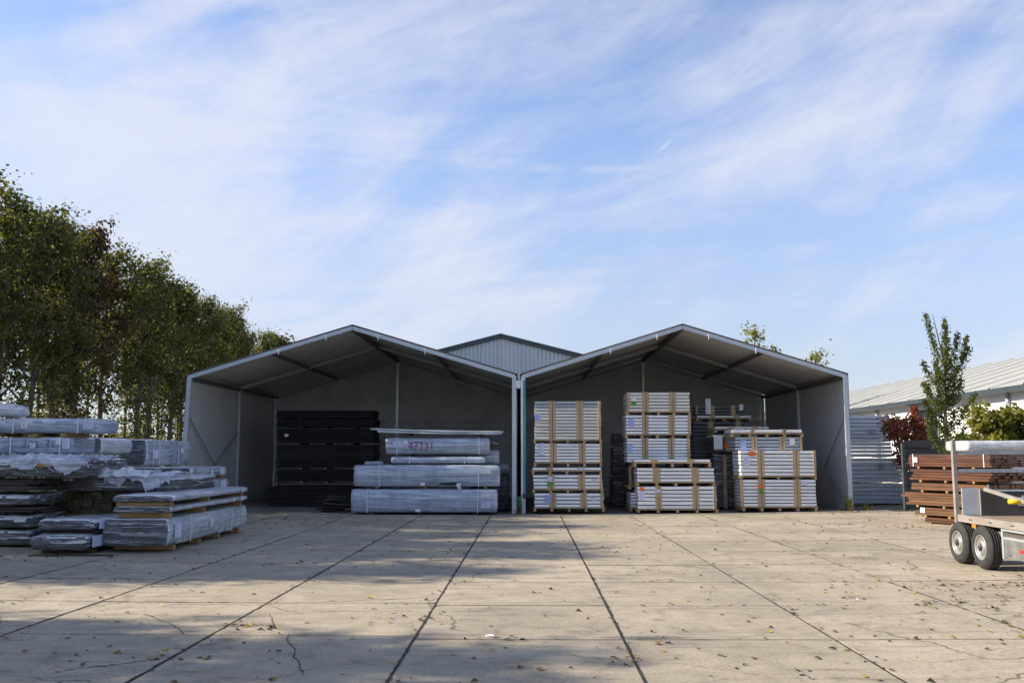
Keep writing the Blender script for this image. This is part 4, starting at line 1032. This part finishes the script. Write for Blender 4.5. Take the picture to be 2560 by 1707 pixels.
    sp(r5, 'charcoal slat pallet with brown straps of card, topmost at the back of the right tent', 345, 1030, 75, 200, None, 31.2, 3, m='dslat', strips=(.29,.70), sw=.09, batten=(-.02,), labels=((.16,.1,.17,.5,'paperw'),(.82,.5,.13,.2,'paperw')), straps=False)
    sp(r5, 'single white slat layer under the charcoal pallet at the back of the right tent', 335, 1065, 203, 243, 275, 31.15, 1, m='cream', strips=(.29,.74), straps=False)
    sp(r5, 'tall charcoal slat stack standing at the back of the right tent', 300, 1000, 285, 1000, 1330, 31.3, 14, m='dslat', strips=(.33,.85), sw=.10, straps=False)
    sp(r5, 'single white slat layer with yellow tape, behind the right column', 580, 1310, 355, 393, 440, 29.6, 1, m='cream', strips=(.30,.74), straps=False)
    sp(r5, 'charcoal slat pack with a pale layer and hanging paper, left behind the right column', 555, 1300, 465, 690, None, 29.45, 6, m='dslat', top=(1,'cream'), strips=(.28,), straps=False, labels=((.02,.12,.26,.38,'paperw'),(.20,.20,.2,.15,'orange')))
    # upright pale boards leaning against a dark pack under it
    a = P(1785, 1262, 29.6); c = P(1925, 1130, 29.6)
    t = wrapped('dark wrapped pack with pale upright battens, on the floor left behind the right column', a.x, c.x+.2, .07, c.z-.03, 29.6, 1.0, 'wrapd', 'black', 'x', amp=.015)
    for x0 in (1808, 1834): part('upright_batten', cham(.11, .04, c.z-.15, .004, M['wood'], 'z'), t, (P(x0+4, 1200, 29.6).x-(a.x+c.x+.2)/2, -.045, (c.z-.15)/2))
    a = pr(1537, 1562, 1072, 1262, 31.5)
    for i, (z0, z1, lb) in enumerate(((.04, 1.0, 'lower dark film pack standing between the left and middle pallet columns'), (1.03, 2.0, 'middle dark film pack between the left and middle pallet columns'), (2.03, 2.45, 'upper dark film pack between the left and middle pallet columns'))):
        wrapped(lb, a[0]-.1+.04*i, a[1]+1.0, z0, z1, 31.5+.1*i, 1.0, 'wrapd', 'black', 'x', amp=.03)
right_tent()

# ---- blue grey planks right of the tents
def blue_planks():
    Yb = 30.2
    spec = [(2120, 2266, 1208, 1258, 5, 'lowest', .14), (2120, 2263, 1144, 1205, 6, 'middle', .0), (2120, 2224, 1038, 1142, 11, 'tallest topmost', .0)]
    for (x0, x1, yt, yb, n, wd, _) in spec:
        a = P(x0, yb, Yb); c = P(x1, yt, Yb); H = c.z-a.z; vg = .015 if n > 8 else .011; bt = H/n-vg
        L_ = c.x-a.x+.5
        t = bundle(wd+' bundle of blue grey planks stacked beside the right tent wall', c.x-L_/2, Yb, a.z-.02, L_, 5, n, .19, bt, M['bluep'], jit=.012, vgap=vg, gap=.03, name='plank_bundle', group='blue grey plank bundles', spacers=(.35,.9), sh=.02, chm=.014, straps=(.55,.86), seed=x1, labels=((.62,.55,.22,.17,'gslat'),) if n != 5 else ())
blue_planks()

# ---- brown hardwood pile behind the trailer
def brown_pile():
    rz = math.radians(-62)                      # boards run from back left to front right
    near = Vector((10.35, 21.3)); d = Vector((math.cos(rz), math.sin(rz)))
    spec = [(1.42, 1.71, 5, 2.2, -.03, 'topmost', 'brown', .02), (1.10, 1.36, 4, 2.12, .03, 'second from top', 'brown', .05), (.86, 1.03, 2, 2.08, .03, 'third from top', 'brownb', .06),
            (.50, .80, 5, 2.25, .05, 'fourth from top', 'brownb', .10), (.27, .45, 3, 2.0, .05, 'fifth from top', 'brownb', .10), (.10, .22, 2, 1.85, .08, 'lowest', 'brown', .06)]
    g = gh(10, 22)
    for (z0, z1, n, L_, off, wd, mm, jt) in spec:
        bt = (z1-z0)/n-.006
        c = near-d*(L_/2+off*.5)
        t = bundle(wd+' bundle of red brown hardwood boards behind the trailer', c.x, c.y, z0-.055+g*.3, L_, 9, n, .145, bt, M[mm], rz=rz, jit=jt, vgap=.006, name='hardwood_bundle', group='hardwood bundles behind the trailer', spacers=(.12,.45,.8), sh=.055, straps=((.06,.93) if wd == 'topmost' else ()), seed=n*7+int(z0*100),
               labels=((.06,.45,.13,.12,'paperw'),) if wd in ('topmost', 'fifth from top') else ())
brown_pile()
def pale_stack():
    Y = 23.2
    a = pr(2381, 2640, 1099, 1127, Y); c = pr(2381, 2640, 1132, 1136, Y)
    wrapped('bright white film wrapped pack standing behind the trailer rack, at the right edge', a[0]+.9, a[1]+1.2, a[2], a[3], Y+1.2, 1.2, 'wrapw', 'gboard', 'x', amp=.012, r=.04)
    wrapped('grey film pack under the bright white pack behind the trailer', a[0]+.9, a[1]+1.2, 1.0, a[2]-.09, Y+1.2, 1.2, 'wrapw', 'gboard', 'x', amp=.012, bearers=(.1,.5,.9), bh=.07)
    wrapped('lowest grey film pack of the stack behind the trailer', a[0]+.9, a[1]+1.2, .2, .96, Y+1.2, 1.2, 'wrap', 'gboard', 'x', amp=.012)
pale_stack()

# ------------------------------------------------------------------ trailer
def trailer():
    X, yf, yn, W_ = 6.76, 15.12, 10.4, 2.1
    g = gh(6.8, 14.5)
    t = thing('flatbed_trailer', 'two axle flatbed trailer with weathered rails and a rack, cut by the right edge', 'trailer', (X, yf, g))
    zt = 1.75-.139*X-g; zb = 1.75-.155*X-g
    Ln = yf-yn
    rail = lambda b, n_: part(n_, b.mesh(n_, M['rail']), t)
    for s in (0, 1):
        x = s*W_
        b = MB().box(x-.0, x+.035, -Ln, -.06, zb, zt)
        rail(b, 'side_rail')
        if s == 0:
            for k in range(7):
                y = -.5-.62*k
                part('rail_slot', MB().box(-.004, -.001, y-.05, y+.05, zb+.045, zb+.06).mesh('rail_slot', M['dsteel']), t)
    rail(MB().box(.0, W_+.035, -Ln-.04, -Ln-.004, zb, zt), 'end_rail')
    rail(MB().box(.06, W_-.03, -.055, -.02, zb, zt), 'end_rail')
    for k in range(4):
        y0, y1 = -Ln+Ln*k/4+.003, -Ln+Ln*(k+1)/4-.003
        part('deck_board', MB().box(.038, W_-.003, y0, min(y1, -.06), zt-.045, zt-.018).mesh('deck_board', M['ply']), t)
    for x in (.25, W_-.25): part('chassis_beam', MB().box(x-.04, x+.04, -Ln-.0, -.1, zb-.09, zb-.003).mesh('chassis_beam', M['galv']), t)
    # H rack at the far end
    for x in (.03, W_): part('rack_post', MB().box(x-.028, x+.026, -.02, .05, zb-.02, 1.75+.0326*X-g).mesh('rack_post', M['rail']), t)
    for zz in (1.775-g, 1.49-g): part('rack_bar', MB().beam((.08, .02, zz), (W_-.05, .02, zz), .06, .055).mesh('rack_bar', M['galv']), t)
    # headboard: bright corner plate and slatted brown board
    zp = zt+.42
    part('corner_plate', MB().box(.08, .34, -.09, -.06, zt-.01, zt+.41).mesh('corner_plate', M['alu']), t)
    part('headboard', MB().box(.36, W_-.05, -.11, -.075, zt-.01, zt+.38).mesh('headboard', M['panel']), t)
    part('plate_edge', MB().box(.345, .357, -.125, -.06, zt-.01, zt+.40).mesh('plate_edge', M['rail']), t)
    for k, zz in enumerate((.375, .26, .15)): part('head_rail', MB().box(.48+.22*k, W_-.05, -.16, -.115, zt+zz-.012, zt+zz+.012).mesh('head_rail', M['alu']), t)
    # folding brace with yellow grip
    a = Vector((.37, -.22, zt+.40)); c = Vector((1.15, -1.25, zt+.03))
    br = part('folding_brace', MB().beam(a, c, .05, .055).mesh('folding_brace', M['rail']), t)
    q = a.lerp(c, .42); dv = (c-a).normalized()
    part('grip', MB().tube(q+Vector((-.17,.03,-.02)), q+Vector((.02,-.0,-.03)), .036, .036, 10).mesh('grip', M['yellow'], True), br)
    for f in (.05, .45): part('pin', MB().tube(a.lerp(c, f), a.lerp(c, f)+Vector((0,0,.09)), .008, .008, 6).mesh('pin', M['galv']), br)
    part('cross_bar', MB().beam((1.16, -1.27, zt+.03), (W_-.1, -1.3, zt+.03), .05, .05).mesh('cross_bar', M['dsteel']), t)
    # wheels
    R_ = .322
    for yw in (-.06, -.82):
        for s in (0, 1):
            xw = (-.02 if s == 0 else W_+.055)
            sg = 1 if s == 0 else -1
            prof = [(.0,.185),(-.012,.20),(-.02,.225),(-.014,.262),(.0,.292),(.022,.312),(.03,.3185),(.055,R_),(.056,R_-.010),(.064,R_-.010),(.065,R_),(.092,R_),(.093,R_-.01),(.101,R_-.01),(.102,R_),(.128,R_),(.129,R_-.01),(.137,R_-.01),(.138,R_),(.163,.3185),(.171,.312),(.193,.292),(.2,.25),(.19,.2),(.185,.185)]
            wh = part('wheel', MB().lathe(prof, 48).mesh('wheel', M['tyre'], True), t, (xw, yw, R_), (U(0,6) if s == 0 else U(0,6), 0, 0 if s == 0 else math.pi))
            b = MB().lathe([(.004,.186),(-.006,.184),(-.008,.176),(.004,.168),(.022,.160),(.034,.150),(.03,.140)], 48)
            b.lathe([(.022,.108),(.008,.098),(-.004,.085),(-.006,.062),(.004,.055),(.004,.02),(.004,.0)], 48)
            n = 64                                             # disc with sixteen hand holes
            for i in range(n):
                q0, q1 = 2*math.pi*i/n, 2*math.pi*(i+1)/n
                if i % 4 == 1: continue
                pts = [(x, r*math.cos(q), r*math.sin(q)) for (x, r), q in (((.03,.14), q0), ((.022,.108), q0), ((.022,.108), q1), ((.03,.14), q1))]
                b.add(pts, [(0,1,2,3)])
            rm = part('rim', b.mesh('rim', M['rim'], True), wh)
            part('rim_barrel', MB().lathe([(.03,.168),(.10,.165)], 32).lathe([(.075,.165),(.075,.0)], 32).mesh('rim_barrel', M['dsteel'], True), wh)
            hb = MB().lathe([(.0,.034),(-.028,.032),(-.034,.02),(-.034,.0)], 20)
            for k in range(5):
                q = 2*math.pi*k/5
                hb.tube((-.016, .055*math.cos(q), .055*math.sin(q)), (.004, .055*math.cos(q), .055*math.sin(q)), .010, .010, 6)
            part('hub', hb.mesh('hub', M['dsteel'], True), wh)
        part('axle', MB().box(.2, W_-.2, yw-.035, yw+.035, R_-.035, R_+.035).mesh('axle', M['dsteel']), t)
    part('side_marker', MB().box(.015, .05, -.62, -.50, zb-.062, zb-.006).mesh('side_marker', M['amber']), t)
    # side guard box ahead of the wheels
    gd = part('side_guard', MB().box(.03, .06, -2.9, -1.38, .24, .50).mesh('side_guard', M['dgalv']), t)
    part('guard_frame', MB().box(.02, .066, -1.42, -1.375, .22, zb-.01).box(.02,.066,-2.9,-1.425,.50,.53).box(.02,.066,-2.9,-1.425,zb-.04,zb-.01).mesh('guard_frame', M['alu']), gd)
    part('guard_backing', MB().box(.07, .085, -2.9, -1.43, .535, zb-.042).mesh('guard_backing', M['panel']), gd)
    part('reflector', MB().box(.024, .029, -2.05, -1.85, .34, .39).mesh('reflector', M['redp']), gd)
    part('maker_badge', MB().box(.024, .029, -1.62, -1.50, .275, .297).mesh('maker_badge', M['ink']), gd)
    part('drawbar', MB().beam((W_/2, -Ln-.04, zb-.06), (W_/2, -Ln-1.3, zb-.10), .08, .10).mesh('drawbar', M['galv']), t)
    part('jockey_wheel', MB().tube((W_/2+.1, -Ln-.9, .13), (W_/2+.1, -Ln-.9, .75), .025, .025, 8).tube((W_/2+.06, -Ln-.9, .11), (W_/2+.14, -Ln-.9, .11), .11, .11, 14).mesh('jockey_wheel', M['dsteel']), t)
trailer()

# ------------------------------------------------------------------ dark fence behind the hardwood
def fence():
    Y = 27.5; a = P(2256, 1108, Y); c = P(2560, 1110, Y)
    t = thing('dark_fence', 'dark board fence standing behind the brown timber, below the red shrub', 'fence', (a.x, Y, gh(a.x, Y)))
    zt = a.z-gh(a.x, Y); L_ = c.x-a.x+4; n = int(L_/1.6)
    for i in range(n+1): part('fence_post', cham(.10, .10, zt+.02, .008, M['fence'], 'z'), t, (1.6*i, -.02, zt/2))
    for i in range(n):
        for k in range(9): part('fence_board', cham(1.46, .025, .2, .004, M['fence']), t, (1.6*i+.8, U(-.004,.004), .13+.222*k))
fence()

# ------------------------------------------------------------------ vegetation
def leaves_mesh(name, pts, size, m, seed, upb=.4, asp=.7):
    """one small folded leaf face per point"""
    r = np.random.default_rng(seed); n = len(pts); pts = np.asarray(pts)
    nrm = r.normal(size=(n,3)); nrm[:,2] += upb; nrm /= np.linalg.norm(nrm, axis=1, keepdims=True)
    t = np.cross(nrm, r.normal(size=(n,3))); t /= np.linalg.norm(t, axis=1, keepdims=True); b = np.cross(nrm, t)
    s = (size*r.uniform(.6,1.35,size=(n,1)))
    v = np.stack([pts-t*s*.5, pts+b*s*.5*asp+nrm*s*.10, pts+t*s*.5, pts-b*s*.5*asp+nrm*s*.10], 1).reshape(-1,3)
    me = bpy.data.meshes.new(name)
    me.vertices.add(4*n); me.vertices.foreach_set('co', v.astype(np.float32).ravel())
    me.loops.add(4*n); me.loops.foreach_set('vertex_index', np.arange(4*n, dtype=np.int32))
    me.polygons.add(n); me.polygons.foreach_set('loop_start', np.arange(0, 4*n, 4, dtype=np.int32))
    me.update(calc_edges=True); me.validate(); me.materials.append(m); return me

def tree_meshes(seed, H, rad, zc, nlimb, npl, lsize, lm, low=.25, trunk_r=.17, twist=.5):
    """tall bare stem, steep limbs, leaves in separate tufts along them"""
    r = random.Random(seed); g = np.random.default_rng(seed); b = MB()
    p = Vector((0,0,-.1)); pts = [p.copy()]; n = 9
    for i in range(n):
        p = p+Vector((r.uniform(-.2,.2)*twist, r.uniform(-.2,.2)*twist, H*.93/n)); pts.append(p.copy())
    rad_at = lambda f: trunk_r*(1-f)**.8+.02
    for i in range(n): b.tube(pts[i], pts[i+1], rad_at(i/n), rad_at((i+1)/n), 7, caps=False)
    def trunk_at(z):
        f = max(0, min(.999, (z+.1)/(H*.93)))*n; i = int(f); return pts[i].lerp(pts[i+1], f-i)
    C = []
    for k in range(nlimb):
        z = zc-1.2+(H*.90-zc+1.2)*((k+r.random())/nlimb)**.9; f = max(0, (z-zc)/(H-zc))
        prof = (1-f)**.55*(.75+.5*math.sin(math.pi*min(1, f*1.5+.15)))
        L_ = rad*(.6+.6*r.random())*max(.22, prof); q = r.uniform(0, 6.283); e = math.radians(r.uniform(35, 66))
        d = Vector((math.cos(q)*math.cos(e), math.sin(q)*math.cos(e), math.sin(e))); a = trunk_at(z); mid = a+d*L_*.6
        d2 = (d+Vector((0,0,.45))+Vector((r.uniform(-.3,.3),r.uniform(-.3,.3),0))).normalized(); end = mid+d2*L_*.65
        br = rad_at(min(.98, z/H))*.5
        b.tube(a, mid, br, br*.6, 5, caps=False); b.tube(mid, end, br*.6, .012, 4, caps=False)
        nt_ = 5 if f > .0 else 3
        for s in range(nt_):
            fr = .25+.75*(s+r.random())/nt_; pp = a.lerp(mid, fr*2) if fr < .5 else mid.lerp(end, fr*2-1)
            q2 = r.uniform(0, 6.283); ln = r.uniform(.4,1.0)*rad*.36
            tip = pp+Vector((math.cos(q2)*ln, math.sin(q2)*ln, r.uniform(.0,.9)*ln))
            b.tube(pp, tip, .014, .006, 3, caps=False); C.append((tip, rad*.105)); C.append((pp.lerp(tip, .5), rad*.08))
        C.append((end, rad*.10)); C.append((end+d2*.25, rad*.07))
    P_ = []
    for (c, sg) in C:
        m_ = int(npl*r.uniform(.3,1.6)); P_.append(g.normal(size=(m_,3))*np.array([sg,sg,sg*1.1])+np.array(c))
    for i in range(int(low*110)):                                     # sparse sprouts along the stem
        z = r.uniform(.8, zc); a = trunk_at(z); q = r.uniform(0,6.283); ln = r.uniform(.3,1.5)
        tip = a+Vector((math.cos(q)*ln, math.sin(q)*ln, ln*.5)); b.tube(a, tip, .012, .005, 3, caps=False)
        P_.append(g.normal(size=(16,3))*np.array([.20,.20,.22])+np.array(tip))
    P_ = np.concatenate(P_)
    return b.mesh('trunk', M['bark'], True), leaves_mesh('crown', P_, lsize, lm, seed)

def plant_tree(name, label, cat, x, y, ms, sc, rz, group=None, z=None, szz=1.0):
    t = thing(name, label, cat, (x, y, gh(x, y)-.03 if z is None else z), rz, group); t.scale = (sc, sc, sc*szz)
    part('trunk', ms[0], t); part('crown', ms[1], t); return t

def tree_row():
    V = [tree_meshes(100+i, 12.3, 2.5, 4.6, 28, 21, .18, M['leafG'], .35, trunk_r=.135) for i in range(6)]
    VB = tree_meshes(120, 12.2, 2.4, 4.6, 28, 26, .19, M['leafB'], .5)
    V2 = [tree_meshes(130+i, 11.0, 2.2, 5.8, 20, 16, .19, M['leafG'], low=.3, trunk_r=.12) for i in range(2)]
    r = random.Random(31); y = 30.5; i = 0
    nth = ['nearest', 'second', 'third', 'fourth', 'fifth', 'sixth', 'seventh', 'eighth', 'ninth', 'tenth', 'eleventh', 'twelfth', 'thirteenth', 'fourteenth', 'fifteenth', 'sixteenth', 'seventeenth', 'eighteenth', 'farthest']
    while i < 18:
        x = -20+r.uniform(-.6,.6)
        br = i == 5
        lb = nth[i]+' poplar from the left edge in the front row beyond the left tent'
        if br: lb = 'poplar with rusty brown crown in the front row beyond the left tent'
        if i == 2: lb = 'poplar with ivy covered dark trunk in the front row near the left edge'
        t = plant_tree('poplar_tree', lb, 'tree', x, y, VB if br else V[i % 6], r.uniform(.95,1.02)*(1.06 if i in (4, 5) else (.95 if i > 6 else 1))*(1-.002*max(0, y-48)), r.uniform(0,6.28), 'poplars in the row on the left')
        if i == 2:
            g = np.random.default_rng(3); z = g.uniform(0, 4.5, 1500); q = g.uniform(0, 6.283, 1500); rr = .2+.12*g.random(1500)
            part('ivy', leaves_mesh('ivy', np.stack([rr*np.cos(q), rr*np.sin(q), z], 1), .13, M['ivy'], 2), t)
        y += r.uniform(1.8, 2.5); i += 1
    y = 33
    while y < 66:
        plant_tree('poplar_tree', 'slender poplar in the second row behind the front row on the left', 'tree', -24.5+r.uniform(-.7,.7), y, V2[i % 2], r.uniform(.85,1.0), r.uniform(0,6.28), 'poplars in the second row on the left')
        y += r.uniform(1.7,2.8); i += 1
    # the same row carries on beside the camera: seen here by its shadow on the concrete
    for (y, s, x) in ((28.6,.98,-20.2),(26.6,1.0,-19.9),(24.6,1.0,-20.1),(22.6,1.02,-20),(20.6,.97,-20.3),(18.2,1.02,-20.2),(16.4,1.0,-20.0),(14.2,.97,-20.2),(13.5,.76,-20.6),(15.3,.82,-20.5),(17.2,.85,-20.6),(19.3,.84,-20.5),(21.5,.86,-20.5),(23.6,.84,-20.6),(25.6,.85,-20.5),(9.1,.84,-20.5),(7.9,1.0,-20.2),(6.2,1.03,-20.0),(4.2,1.02,-20.0),(2.0,1.0,-20.2)):
        plant_tree('poplar_tree', 'poplar of the left row outside the frame, shading the concrete yard', 'tree', x, y, V[int(y) % 6], s, r.uniform(0,6.28), 'poplars beside the yard')
    # sunny undergrowth behind the stems
    for k in range(13):
        y = 36+4.2*k; x = -27-r.uniform(0,3); h_ = r.uniform(2.6,4.4)
        shrub('undergrowth_bush', 'sunlit yellow green bush behind the poplar stems on the left', x, y, 0, [(r.uniform(-1.6,1.6), r.uniform(-1.6,1.6), r.uniform(.3,h_), r.uniform(.5,.9)) for _ in range(13)], 130, .24, M['leafU'], 300+k, 'bushes behind the poplars', h_)
def shrub(name, label, x, y, z, blobs, npl, lsize, lm, seed, group=None, h_=2.0):
    t = thing(name, label, 'shrub', (x, y, z), 0, group); g = np.random.default_rng(seed); r = random.Random(seed); b = MB(); P_ = []
    for (bx, by, bz, s) in blobs:
        b.tube((bx*.15, by*.15, 0), (bx*.6, by*.6, bz*.6), .03, .018, 4, caps=False); b.tube((bx*.6, by*.6, bz*.6), (bx, by, bz), .018, .008, 4, caps=False)
        u = g.normal(size=(npl,3)); u /= np.linalg.norm(u, axis=1, keepdims=True)
        P_.append(u*(g.random((npl,1))**.45)*s+np.array([bx, by, bz]))
    P_ = np.concatenate(P_); P_ = P_[P_[:,2] > .02]
    part('stems', b.mesh('stems', M['bark']), t); part('foliage', leaves_mesh('foliage', P_, lsize, lm, seed), t); return t
tree_row()

def other_trees():
    # crowns showing above the tent roofs
    ms = tree_meshes(201, 9.0, 1.9, 3.5, 15, 6, .19, M['leafY'])
    for (u, v, Y, lb) in ((1880, 800, 52, 'thin yellowing tree top showing above the right tent roof, left one'), (2035, 864, 52, 'small yellowing tree top showing above the right end of the tent roof')):
        p = P(u, v, Y); s = p.z/9.0; plant_tree('distant_tree', lb, 'tree', p.x, Y, ms, s, 1.3+u, None, 0.0)
    mg = tree_meshes(203, 9.0, 2.4, 3.0, 22, 40, .24, M['leafG'])
    for (u, v, Y, lb) in ((690, 845, 95, 'rounded far green tree at the end of the poplar row'), (735, 872, 110, 'low far tree top just above the left tent roof')):
        p = P(u, v, Y); plant_tree('distant_tree', lb, 'tree', p.x, Y, mg, p.z/9.0, .7+u, None, 0.0)
    # young columnar tree
    Y = 26.3
    def c(x, y): return P(2060+.2168*x, 760+.2168*y, Y)
    base = c(1400, 1600); g0 = gh(base.x, Y); o = Vector((base.x, Y, g0)); r = random.Random(8); g = np.random.default_rng(8)
    t = thing('young_tree', 'young columnar tree with upright leafy limbs behind the brown timber', 'tree', o)
    b = MB(); b.tube((0,0,-.05), c(1400,1300)-o, .055, .045, 8, caps=False); b.tube(c(1400,1300)-o, c(1390,700)-o, .045, .03, 7, caps=False); b.tube(c(1390,700)-o, c(1250,110)-o, .03, .006, 6, caps=False)
    limbs = [((1390,760),(1240,85),26),((1395,900),(1430,195),22),((1400,760),(1345,185),16),((1400,850),(1500,335),20),((1400,1000),(1640,370),17),((1560,640),(1670,490),14),((1390,1000),(1185,650),20),((1390,950),(1240,650),18),
             ((1390,1250),(1140,910),20),((1395,1200),(1200,900),20),((1400,1300),(1690,1035),18),((1400,1150),(1600,690),20),((1400,1200),(1610,850),20),((1400,1450),(1660,1180),14),((1395,1450),(1180,1100),18),
             ((1400,1500),(1250,1200),20),((1400,1600),(1200,1330),18),((1400,1650),(1560,1400),20),((1400,1550),(1500,1250),22),((1400,1700),(1290,1480),20),((1400,1100),(1330,700),22),((1400,1300),(1420,800),26),((1400,1500),(1380,1000),26)]
    P_ = []
    for (a, e, q) in limbs:
        A, E_ = c(*a)-o, c(*e)-o; A.y = r.uniform(-.1,.1); E_.y = r.uniform(-.45,.45)
        mid = A.lerp(E_, .5)+Vector(((E_.x-A.x)*.18, 0, -.1))
        b.tube(A, mid, .016, .011, 4, caps=False); b.tube(mid, E_, .011, .004, 4, caps=False)
        n = int((E_-A).length*330); f = g.random(n)[:,None]**.8
        pa, pm, pe = np.array(A), np.array(mid), np.array(E_)
        pt = np.where(f < .5, pa+(pm-pa)*f*2, pm+(pe-pm)*(f*2-1))
        P_.append(pt+g.normal(size=(n,3))*(.085*(1.15-f*.75)))
    part('trunk', b.mesh('trunk', M['bark'], True), t); part('crown', leaves_mesh('crown', np.concatenate(P_), .068, M['leafH'], 8), t)
    # shrubs
    def blobs(seed, n, hx, hy, z0, z1, s0, s1, px=1.0):
        r2 = random.Random(seed); return [(r2.uniform(-hx,hx), r2.uniform(-hy,hy), z0+(z1-z0)*r2.random()**px, r2.uniform(s0,s1)) for _ in range(n)]
    p = P(2278, 1130, 29.0)
    shrub('red_shrub', 'dark red leaved shrub behind the fence, left of the young tree', p.x, 29.0, gh(p.x,29), blobs(1, 24, .62, .5, 1.35, 2.55, .26, .46)+[(-.42,0,2.2,.25),(.1,0,2.7,.2),(.2,.1,2.95,.14),(-.1,0,2.5,.22)], 120, .10, M['leafR'], 401)
    for (u, hz, lb, sd_) in ((2430, 2.45, 'yellow green laurel bush just right of the young tree', 402), (2482, 3.25, 'tall yellow green laurel bush in the middle of the hedge', 403), (2540, 3.0, 'yellow green laurel bush at the right end of the hedge', 404), (2600, 3.1, 'yellow green laurel bush beyond the right edge of the hedge', 405)):
        p = P(u, 1130, 29.5); shrub('laurel_bush', lb, p.x, 29.5, gh(p.x,29), blobs(sd_, 20, .62, .6, .5, hz-.35, .26, .42, .7), 150, .15, M['leafY'], sd_, 'laurel bushes in front of the white hall')
    p = P(2340, 1150, 28.8); shrub('low_bush', 'low dark green bush at the foot of the young tree', p.x, 28.8, gh(p.x,29), blobs(411, 10, .7, .4, .6, 2.0, .25, .4), 120, .11, M['leafH'], 411)
other_trees()

# ------------------------------------------------------------------ small things on the ground
def small():
    r = random.Random(77); b = MB()
    def leaf(x, y, s, mi):
        q = r.uniform(0, 6.283); z = gh(x, y)+.006; cq, sq = math.cos(q)*s/2, math.sin(q)*s/2; wv = r.uniform(.5,.8); up = s*r.uniform(.02,.4)
        b.add([(x-cq,y-sq,z), (x+sq*wv,y-cq*wv,z+up), (x+cq,y+sq,z+s*r.uniform(0,.15)), (x-sq*wv,y+cq*wv,z+up*r.uniform(.2,1))], [(0,1,2),(0,2,3)], mi)
    def pick(): return r.choices((0,1,2,3), (3,4,4,2))[0]
    for i in range(1150):
        y = 5.5+21.5*r.random()**1.1; x = r.uniform(-.62,.62)*y*1.1
        leaf(x, y, r.uniform(.03,.085), pick())
    for i in range(520):                                        # swept into the joints
        if r.random() < .55: x = -1.1+2*r.randint(-4,5)+r.gauss(0,.05); y = r.uniform(5.5,26)
        else: y = 7.15+2*r.randint(-1,8)+r.gauss(0,.06); x = r.uniform(.5,8) if r.random() < .7 else r.uniform(-7,.5)
        leaf(x, y, r.uniform(.03,.08), pick())
    for (cx, cy, s, n) in ((5.6,12.6,.7,60),(6.6,11.6,.8,60),(5.2,11.2,.6,40),(8.6,22.5,1.6,90),(-8,24,1.8,130),(-6,25.6,1.6,110),(-1.4,10.2,.3,14),(-2.7,9.7,.18,18),(.4,27.6,.8,50),(9.2,27.4,1.0,80),(-8.6,15.9,.8,60),(-3.1,8.4,.3,14)):
        for i in range(n): leaf(r.gauss(cx,s), r.gauss(cy,s*.5), r.uniform(.03,.09), pick())
    o = part('fallen_leaves', b.mesh('fallen_leaves', [M['lf1'], M['lf2'], M['lf3'], M['lf4']]), None, kind='stuff'); o['label'] = 'fallen yellow and brown leaves scattered over the concrete'
    # batten on the concrete
    a = P(70, 1388, 15.9); c = P(283, 1383, 16.1)
    bt = thing('loose_batten', 'thin dark batten lying on the concrete in front of the left yard pile', 'batten', (0,0,0), 0, None,
          MB().beam((a.x, a.y, gh(a.x,16)+.02), (c.x, c.y, gh(c.x,16)+.02), .03, .025).mesh('loose_batten', M['dark']))
    # weeds at the foot of the right tent post and along the edge
    def weed(label, x, y, n, h_, sd_):
        r2 = random.Random(sd_); m = MB()
        for i in range(n):
            q = r2.uniform(0,6.283); L_ = h_*r2.uniform(.5,1.1); lean = r2.uniform(.1,.8); x0, y0 = r2.gauss(0,.05), r2.gauss(0,.04); px, py = -math.sin(q)*.012, math.cos(q)*.012
            t1 = (x0+math.cos(q)*L_*lean*.4, y0+math.sin(q)*L_*lean*.4, L_*.65); t2 = (x0+math.cos(q)*L_*lean, y0+math.sin(q)*L_*lean, L_*(1-.3*lean))
            m.add([(x0-px,y0-py,0),(x0+px,y0+py,0),(t1[0]+px,t1[1]+py,t1[2]),(t1[0]-px,t1[1]-py,t1[2]),t2], [(0,1,2,3),(3,2,4)])
        thing('weed_tuft', label, 'weed', (x, y, gh(x,y)-.01), 0, None, m.mesh('weed_tuft', M['leafY']))
    weed('grassy green weed tuft at the foot of the right tent front post', 9.42, 28.0, 46, .5, 1)
    weed('low weed tuft just right of the right tent front post', 9.95, 28.0, 40, .22, 2)
    weed('small weed tuft between the two middle tent posts', -.30, 27.9, 24, .2, 3)
    # litter
    for (u, v, lb) in ((2141, 1505, 'crumpled white paper scrap on the concrete at the right'), (1224, 1594, 'small white scrap on the shaded concrete in the foreground')):
        d = P(u, v, 10.0); k = (1.75)/(1.75-d.z); p = Vector((d.x*k, 10.0*k, 0)); m = MB(); r2 = random.Random(u)
        m.add([(r2.uniform(-.05,.05), r2.uniform(-.04,.04), r2.uniform(.005,.05)) for _ in range(7)], [(0,1,2),(2,3,4),(4,5,6),(1,3,5),(0,4,6)])
        thing('paper_scrap', lb, 'litter', (p.x, p.y, gh(p.x,p.y)+.004), 0, None, m.mesh('paper_scrap', M['paperw']))
small()
